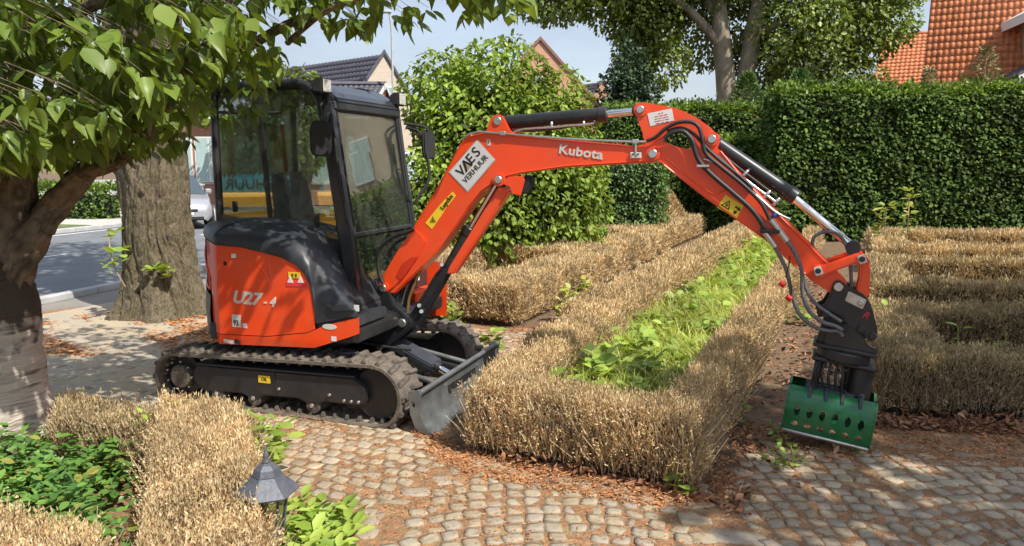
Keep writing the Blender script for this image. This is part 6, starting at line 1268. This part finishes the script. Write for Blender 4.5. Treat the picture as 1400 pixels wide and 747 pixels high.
OB = brickmat("orange_brick", (.60, .25, .15), (.66, .31, .20), (.48, .36, .28))
TILEO = dusty(mat("orange_roof_tile", (.62, .22, .095), .8, var=.42, scale=3.6, bump=.2), .25, (.35, .28, .18), .6)
TILEG = mat("dark_roof_tile", (.085, .080, .10), .6, var=.2, scale=2)
WHITE = mat("white_frame", (.75, .76, .76), .5, var=.04); WGLASS = mat("window_glass", (.30, .42, .45), .08, .2, var=.3, scale=1.5); CURT = mat("net_curtain", (.42, .55, .55), .8, var=.15, scale=5, stretch=(8, 1, 1))
def tile_roof(name, W, Ls, m, parent, tw_=.26, tl=.34, amp=.03):
    """pantiles: wavy courses, each lapping over the one below; local x across, y up the slope"""
    nx = int(W / tw_) * 6 + 1; ny = int(Ls / tl); xs = np.linspace(0, W, nx); ph = (xs / tw_ % 1.0); wave = amp * np.where(ph < .72, np.cos((ph - .36) / .72 * math.pi), -.55 * np.sin((ph - .72) / .28 * math.pi) - .0)
    V = []; F = []
    for j in range(ny):
        for (yy, h) in ((j * tl, .030), (j * tl, .062), ((j + 1) * tl, .022)):
            b = len(V); V += [(x, yy, h + w_) if h != .030 else (x, yy, .0 + w_) for x, w_ in zip(xs, wave)]
        b = len(V) - 3 * nx
        for r in range(2):
            for i in range(nx - 1): F.append((b + r * nx + i, b + r * nx + i + 1, b + (r + 1) * nx + i + 1, b + (r + 1) * nx + i))
    return fastmesh(name, np.array(V), np.array(F), m, parent, False)
def window(parent, x, z, w_, h, y=0., cols=2, curtain=True, frame=WHITE, sill=True):
    f = box('window', (x, y - .05, z), (x + w_, y - .01, z + h), frame, parent, .01); t = .07; cw = (w_ - t) / cols
    for c in range(cols):
        g = box('window_pane', (x + t + c * cw, y - .062, z + t), (x + (c + 1) * cw, y - .052, z + h - t), CURT if curtain else WGLASS, f, 0)
    if sill: box('window_sill', (x - .08, y - .14, z - .09), (x + w_ + .08, y + .0, z - .01), CONC, f, .01)
    return f
def house(loc, rz, W, Dp, he, hr, wall, roofm, label, gable_front=False, windows=(), tiles=True, chimney=None, over=.35, tw_=.26, tl=.34, dark_trim=None):
    """local: front wall on y=0 facing -y; ridge along x unless gable_front"""
    h = empty('house', loc, rz, label, 'house')
    if not gable_front:
        V = [(0, 0, 0), (W, 0, 0), (W, Dp, 0), (0, Dp, 0), (0, 0, he), (W, 0, he), (W, Dp, he), (0, Dp, he), (0, Dp / 2, hr), (W, Dp / 2, hr)]
        F = [(0, 1, 5, 4), (2, 3, 7, 6), (1, 2, 6, 9, 5), (3, 0, 4, 8, 7)]
        sl = math.hypot(Dp / 2, hr - he); an = math.atan2(hr - he, Dp / 2); e = over
        mesh('wall', V, F, wall, h)
        r = tile_roof('roof_tiles', W + .3, sl + e, roofm, h, tw_, tl); r['kind'] = 'stuff'; r.location = (-.15, -e * math.cos(an), he - e * math.sin(an) + .03); r.rotation_euler = (an, 0, 0)
        r2 = tile_roof('roof_tiles', W + .3, sl + e, roofm, h, tw_ * 2, tl * 2); r2['kind'] = 'stuff'; r2.location = (W + .15, Dp + e * math.cos(an), he - e * math.sin(an) + .03); r2.rotation_euler = (an, 0, math.pi)
        cyl('ridge', (-.15, Dp / 2, hr + .06), (W + .15, Dp / 2, hr + .06), .12, roofm, h, 10)
        box('gutter', (-.15, -e * math.cos(an) - .12, he - e * math.sin(an) - .04), (W + .15, -e * math.cos(an) + .01, he - e * math.sin(an) + .05), dark_trim or WHITE, h, .02)
        for xx in (-.17, W + .13):
            for sg in (0, 1):
                y0 = -e * math.cos(an) if sg == 0 else Dp + e * math.cos(an); z0 = he - e * math.sin(an)
                V = [(xx, y0, z0 - .12), (xx, Dp / 2, hr - .10), (xx, Dp / 2, hr + .10), (xx, y0, z0 + .09)]; V += [(a + .04, b, c) for a, b, c in V]
                mesh('barge_board', V, [(0, 1, 2, 3), (7, 6, 5, 4), (0, 4, 5, 1), (1, 5, 6, 2), (2, 6, 7, 3), (3, 7, 4, 0)], dark_trim or WHITE, h)
    for wn in windows: window(h, *wn)
    if chimney:
        c = box('chimney', (chimney[0], chimney[1], he), (chimney[0] + .7, chimney[1] + .6, chimney[2]), wall, h, .01); box('chimney_cap', (chimney[0] - .06, chimney[1] - .06, chimney[2]), (chimney[0] + .76, chimney[1] + .66, chimney[2] + .1), CONC, c, .02)
    return h
# buff house with a dark roof, gable towards the camera, behind the cab and bush
def gable_house(loc, rz, W, Dp, he, hr, wall, roofm, label, windows=(), trim=TILEG, chimney=None):
    """gable wall on y=0; roof planes fall to both sides"""
    h = empty('house', loc, rz, label, 'house')
    V = [(0, 0, 0), (W, 0, 0), (W, 0, he), (W / 2, 0, hr), (0, 0, he), (0, Dp, 0), (W, Dp, 0), (W, Dp, he), (W / 2, Dp, hr), (0, Dp, he)]
    mesh('wall', V, [(0, 1, 2, 3, 4), (6, 5, 9, 8, 7), (1, 6, 7, 2), (5, 0, 4, 9)], wall, h)
    sl = math.hypot(W / 2, hr - he) + .3; an = math.atan2(hr - he, W / 2)
    a = tile_roof('roof_tiles', Dp + .2, sl, roofm, h, .30, .36); a['kind'] = 'stuff'; a.location = (-.3 * math.cos(an), Dp + .1, he - .3 * math.sin(an) + .03); a.rotation_euler = Matrix(((0, -1, 0), (math.cos(an), 0, 0), (0, 0, 1))).to_3x3().to_euler() if 0 else (Matrix.Rotation(R(-90), 3, 'Z') @ Matrix.Rotation(an, 3, 'X')).to_euler()
    b = tile_roof('roof_tiles', Dp + .2, sl, roofm, h, .30, .36); b['kind'] = 'stuff'; b.location = (W + .3 * math.cos(an), -.1, he - .3 * math.sin(an) + .03); b.rotation_euler = (Matrix.Rotation(R(90), 3, 'Z') @ Matrix.Rotation(an, 3, 'X')).to_euler()
    for s_ in (0, 1):
        x0 = -.3 * math.cos(an) if s_ == 0 else W + .3 * math.cos(an); z0 = he - .3 * math.sin(an)
        V = [(x0, -.12, z0 - .10), (W / 2, -.12, hr - .10), (W / 2, -.12, hr + .12), (x0, -.12, z0 + .12)]; V += [(q, -.08, t) for q, _, t in V]
        mesh('barge_board', V, [(0, 1, 2, 3), (7, 6, 5, 4), (0, 4, 5, 1), (1, 5, 6, 2), (2, 6, 7, 3), (3, 7, 4, 0)], trim, h)
    for wn in windows: window(h, *wn)
    if chimney: box('chimney', chimney[0], chimney[1], wall, h, .02)
    return h
gable_house((-8.55, 36.0, 0), R(50), 6.4, 9, 3.6, 7.45, BB, TILEG, 'buff brick house with a dark pantile roof, above the cab and behind the bush', [(2.7, 4.6, 1.1, 1.2, 0., 2, False), (1.0, .9, 1.4, 1.5, 0., 2, True), (4.2, .9, 1.3, 1.6, 0., 2, True)])
house((-17.2, 33.2, .06), R(-2), 10.8, 8, 3.9, 5.6, RB, TILEG, 'red brick house across the street seen through the cab windows', windows=[(1.2, .95, 1.9, 2.0), (3.2, 1.0, 1.3, 2.0), (5.0, 1.0, 1.75, 2.0), (7.2, .9, .7, 2.0, 0., 1), (8.4, 1.0, 1.9, 2.0)], dark_trim=WHITE)
gable_house((-2.3, 45.5, 0), R(4), 8.0, 8, 5.0, 9.3, OB, TILEO, 'orange brick gable in the far middle, right of the bush', [(5.4, 2.4, 1.3, 1.5), (2.0, 2.8, 1.3, 1.4), (3.6, 6.0, .9, 1.1, 0., 1, False)], trim=DB)
gable_house((5.1, 60, 0), R(32), 5.2, 7, 5.6, 8.6, RB, TILEG, 'small far brick gable with a dark roof and a chimney', [(2.0, 5.8, 1.0, 1.1, 0., 2, False)], chimney=((4.6, 2.6, 5), (5.2, 3.2, 8.9)))
house((19.0, 34.8, 0), R(-31), 4.9, 7.2, 5.05, 13.6, RB, TILEO, 'big steep orange tiled roof at the right, partly behind thuja tips', dark_trim=DB, tw_=.235, tl=.36)
house((21.6, 45, 0), R(-30), 5.4, 7, 6.4, 9.75, DB, TILEO, 'smaller low orange tiled roof left of the big one', dark_trim=DB, tw_=.25, tl=.34)
g_ = empty('house', (21.15, 30.5, 0), R(-14), 'brick house corner with white boards and grey sloping roof at the right edge', 'house')
mesh('wall', [(0, 0, 0), (9, 0, 0), (9, 0, 10.5), (.5, 0, 8.0), (.5, 0, 5.9), (0, 0, 5.6), (0, 8, 0), (9, 8, 0), (9, 8, 10.5), (.5, 8, 8.0), (.5, 8, 5.9), (0, 8, 5.6)], [(0, 1, 2, 3, 4, 5), (6, 0, 5, 11), (5, 4, 10, 11), (4, 3, 9, 10), (3, 2, 8, 9)], HB, g_)
mesh('fascia', [(-.9, -.5, 5.05), (2.2, -.5, 6.45), (2.2, -.5, 6.8), (-.9, -.5, 5.35), (-.9, -.35, 5.05), (2.2, -.35, 6.45), (2.2, -.35, 6.8), (-.9, -.35, 5.35)], [(0, 1, 2, 3), (7, 6, 5, 4), (0, 4, 5, 1), (1, 5, 6, 2), (2, 6, 7, 3), (3, 7, 4, 0)], WHITE, g_)
mesh('lean_to_roof', [(-.9, -.5, 5.37), (2.2, -.5, 6.82), (1.7, 6, 6.82), (-.9, 6, 5.37)], [(0, 1, 2, 3)], TILEG, g_)
mesh('upper_fascia', [(-.2, -.8, 7.7), (4.5, -.8, 10.4), (4.5, -.8, 10.8), (-.2, -.8, 8.1), (-.2, 4, 7.7), (4.5, 4, 10.4), (4.5, 4, 10.8), (-.2, 4, 8.1)], [(0, 1, 2, 3), (7, 6, 5, 4), (0, 4, 5, 1), (1, 5, 6, 2), (2, 6, 7, 3), (3, 7, 4, 0)], WHITE, g_)
window(g_, .75, 6.7, 1.3, 1.5, 0., 2, False); window(g_, 4.2, 1.0, 1.6, 1.8, 0., 2, True); window(g_, 4.4, 6.3, 1.3, 1.5, 0., 2, True)
gb = empty('flat_roofed_shed', (9.3, 47, 0), R(10), 'grey flat roofed brick outbuilding beyond the arm joint', 'shed'); box('wall', (0, 0, 0), (4.2, 4, 5.1), BB, gb, .01); box('roof_edge', (-.1, -.1, 5.1), (4.3, 4.1, 5.4), CONC, gb, .02)
hc = house((14.6, 52, 0), 0, 3, 4, 5.0, 5.4, RB, TILEO, 'tiny red brick chimney stack above the hedge top', chimney=(0.7, 1.2, 6.4))

# ------------------------------------------------------------------ parked cars
def car(loc, rz, colr, label, L=4.5, W=1.82, H=1.55):
    cpaint = mat("car_paint", colr, .28, .5, var=.03, coat=.8); root = empty('parked_car', loc, rz, label, 'car', 'cars parked in the street')
    st = [(-L / 2, .55, .95, .30, .72), (-L / 2 + .12, .50, 1.02, .22, .84), (-1.45, .50, 1.08, .18, .90), (-.9, .55, 1.06, .18, .91), (.75, .55, 1.00, .18, .91), (1.15, .55, .98, .18, .90), (1.75, .52, .86, .20, .85), (L / 2 - .1, .50, .74, .24, .74), (L / 2, .46, .62, .30, .62)]
    V = []; F = []
    for (x, zm, zt, z0, hw) in st:
        for (y, z) in ((-hw * .85, z0), (-hw, z0 + .15), (-hw, zm + .1), (-hw * .93, zt), (0, zt + .04), (hw * .93, zt), (hw, zm + .1), (hw, z0 + .15), (hw * .85, z0)): V.append((x, y, z))
    for i in range(len(st) - 1):
        for j in range(8): a = i * 9 + j; F.append((a, a + 9, a + 10, a + 1))
    F += [tuple(range(9)), tuple(reversed(range((len(st) - 1) * 9, len(st) * 9)))]
    b = mesh('body', V, F, cpaint, root, True); sharp(b, 40)
    gh = [(-2.0, 1.02, .80), (-1.45, H - .08, .62), (-.6, H, .64), (.25, H - .03, .63), (1.25, .98, .78)]; V = []; F = []
    for (x, z, hw) in gh: V += [(x, -hw, z), (x, 0, z + .03), (x, hw, z)]
    base = [(-2.0, -.82, .98), (1.25, -.84, .94), (1.25, .84, .94), (-2.0, .82, .98)]
    for i in range(4): a = 3 * i; F += [(a, a + 3, a + 4, a + 1), (a + 1, a + 4, a + 5, a + 2)]
    V += base; n = 15; F += [(15, 16, 12, 9, 6, 3, 0), (18, 2, 5, 8, 11, 14, 17), (16, 17, 14, 13, 12), (18, 15, 0, 1, 2)]
    mesh('windows', V, F, mat("car_glass", (.05, .07, .08), .06, .0, var=.1, coat=1.), root)
    mesh('roof_panel', [(-1.5, -.58, H - .045), (-.6, -.60, H + .006), (.25, -.58, H - .02), (.25, 0, H + .015), (-.6, 0, H + .042), (-1.5, 0, H - .0), (.25, .58, H - .02), (-.6, .60, H + .006), (-1.5, .58, H - .045)], [(0, 1, 4, 5), (1, 2, 3, 4), (5, 4, 7, 8), (4, 3, 6, 7)], cpaint, root, True)
    for s_ in (-1, 1):
        for x in (-1.35, 1.38):
            w_ = cyl('wheel', (x, s_ * (W / 2 - .22), .32), (x, s_ * (W / 2 + .005), .32), .32, mat("tyre", (.02, .02, .02), .8), root, 28, .03)
            cyl('rim', (x, s_ * (W / 2 - .05), .32), (x, s_ * (W / 2 + .012), .32), .205, mat("dark_rim", (.12, .12, .12), .4, .8), w_, 24, .01)
            for k in range(5): a = 2 * math.pi * k / 5; tube('spoke', [(x + .04 * math.cos(a), s_ * (W / 2 + .018), .32 + .04 * math.sin(a)), (x + .19 * math.cos(a), s_ * (W / 2 + .018), .32 + .19 * math.sin(a))], .018, STEEL, w_, 6)
        hl = mesh('headlight', [(L / 2 - .06, s_ * .40, .66), (L / 2 - .30, s_ * .76, .72), (L / 2 - .34, s_ * .78, .62), (L / 2 - .02, s_ * .42, .55), (L / 2 - .2, s_ * .5, .60)], [(0, 1, 2, 3), (0, 3, 4), (1, 4, 2)], LENS, root)
        box('door_mirror', (.75, s_ * .92 - .09, .98), (.90, s_ * .92 + .09, 1.12), cpaint, root, .03)
        box('door_line', (.05, s_ * .912 - .004, .35), (.065, s_ * .912 + .004, .98), DARK, root, 0)
    box('grille', (L / 2 - .06, -.38, .50), (L / 2 + .012, .38, .60), DARK, root, .02); box('bumper_intake', (L / 2 - .10, -.55, .27), (L / 2 + .006, .55, .40), DARK, root, .03); box('number_plate', (L / 2, -.26, .42), (L / 2 + .022, .26, .50), WHITEP, root, .005)
    return root
p_ = G(292, 303); car((-10.45, 22.8, .0), R(-58), (.52, .52, .55), 'silver parked car with pointed headlight, between the old trunk and the cab')
car((-20.6, 29.0, .1), R(14), (.05, .055, .065), 'dark parked car at the left edge, one alloy wheel showing')
car((8.2, 44, 0), R(170), (.45, .46, .48), 'distant grey car far down the path, under the boom end'); car((5.9, 46, 0), R(178), (.25, .04, .04), 'distant dark red car beside the evergreen tree')
# ------------------------------------------------------------------ rental trailer whose reflection shows in the cab window
TR = empty('rental_trailer', (-8.6, .6, 0), math.atan2(-.82, .573) + R(0), 'yellow flatbed trailer with a teal banner, seen only mirrored in the cab side window', 'trailer')
YP = mat("yellow_trailer_paint", (.85, .42, .02), .45, var=.08, scale=2); TEAL = mat("teal_banner", (.06, .36, .42), .6, var=.2, scale=2)
TR.rotation_euler = (0, 0, math.atan2(.573, .82) + R(90))
box('flatbed', (-1.9, -.1, .62), (2.1, 1.6, 1.28), YP, TR, .02); box('side_rail', (-1.9, -.14, 1.02), (2.1, -.1, 1.08), DARK, TR, .005)
box('banner', (-.3, .0, 1.34), (2.1, .05, 2.12), TEAL, TR, .01); text_mesh('lettering', 'VAES', .50, BLACKI, TR, Matrix.Translation((.9, -.01, 1.83)) @ Matrix.Rotation(R(90), 4, 'X'), bold=.01); text_mesh('lettering', 'VERHUUR', .26, BLACKI, TR, Matrix.Translation((.9, -.015, 1.48)) @ Matrix.Rotation(R(90), 4, 'X'), bold=.004)
for x in (-.5, .4): cyl('wheel', (x, -.12, .32), (x, .12, .32), .32, DARK, TR, 24, .03)
for x in (-1.8, 1.9): box('corner_post', (x, .0, 1.2), (x + .08, .08, 2.3), DARK, TR, .005)
lp2 = empty('street_lamp', (-5.65, 36.0, 0), 0, 'slim grey street lamp post in front of the buff gable', 'street lamp'); tube('pole', [(0, 0, 0), (0, 0, 8.2), (-.1, 0, 8.9)], [.07, .05, .04], CONC, lp2, 10); box('lamp_head', (-.9, -.12, 8.85), (0, .12, 8.97), CONC, lp2, .03)
wl_ = empty('garden_wall', (-16.5, 25.5, .1), R(8), 'pale low garden wall across the street behind the trunks', 'wall'); box('wall_body', (0, 0, 0), (5.6, .2, 1.0), mat("pale_render", (.62, .60, .58), .85, var=.08), wl_, .01); box('wall_coping', (-.04, -.05, 1.0), (5.64, .25, 1.06), CONC, wl_, .01)
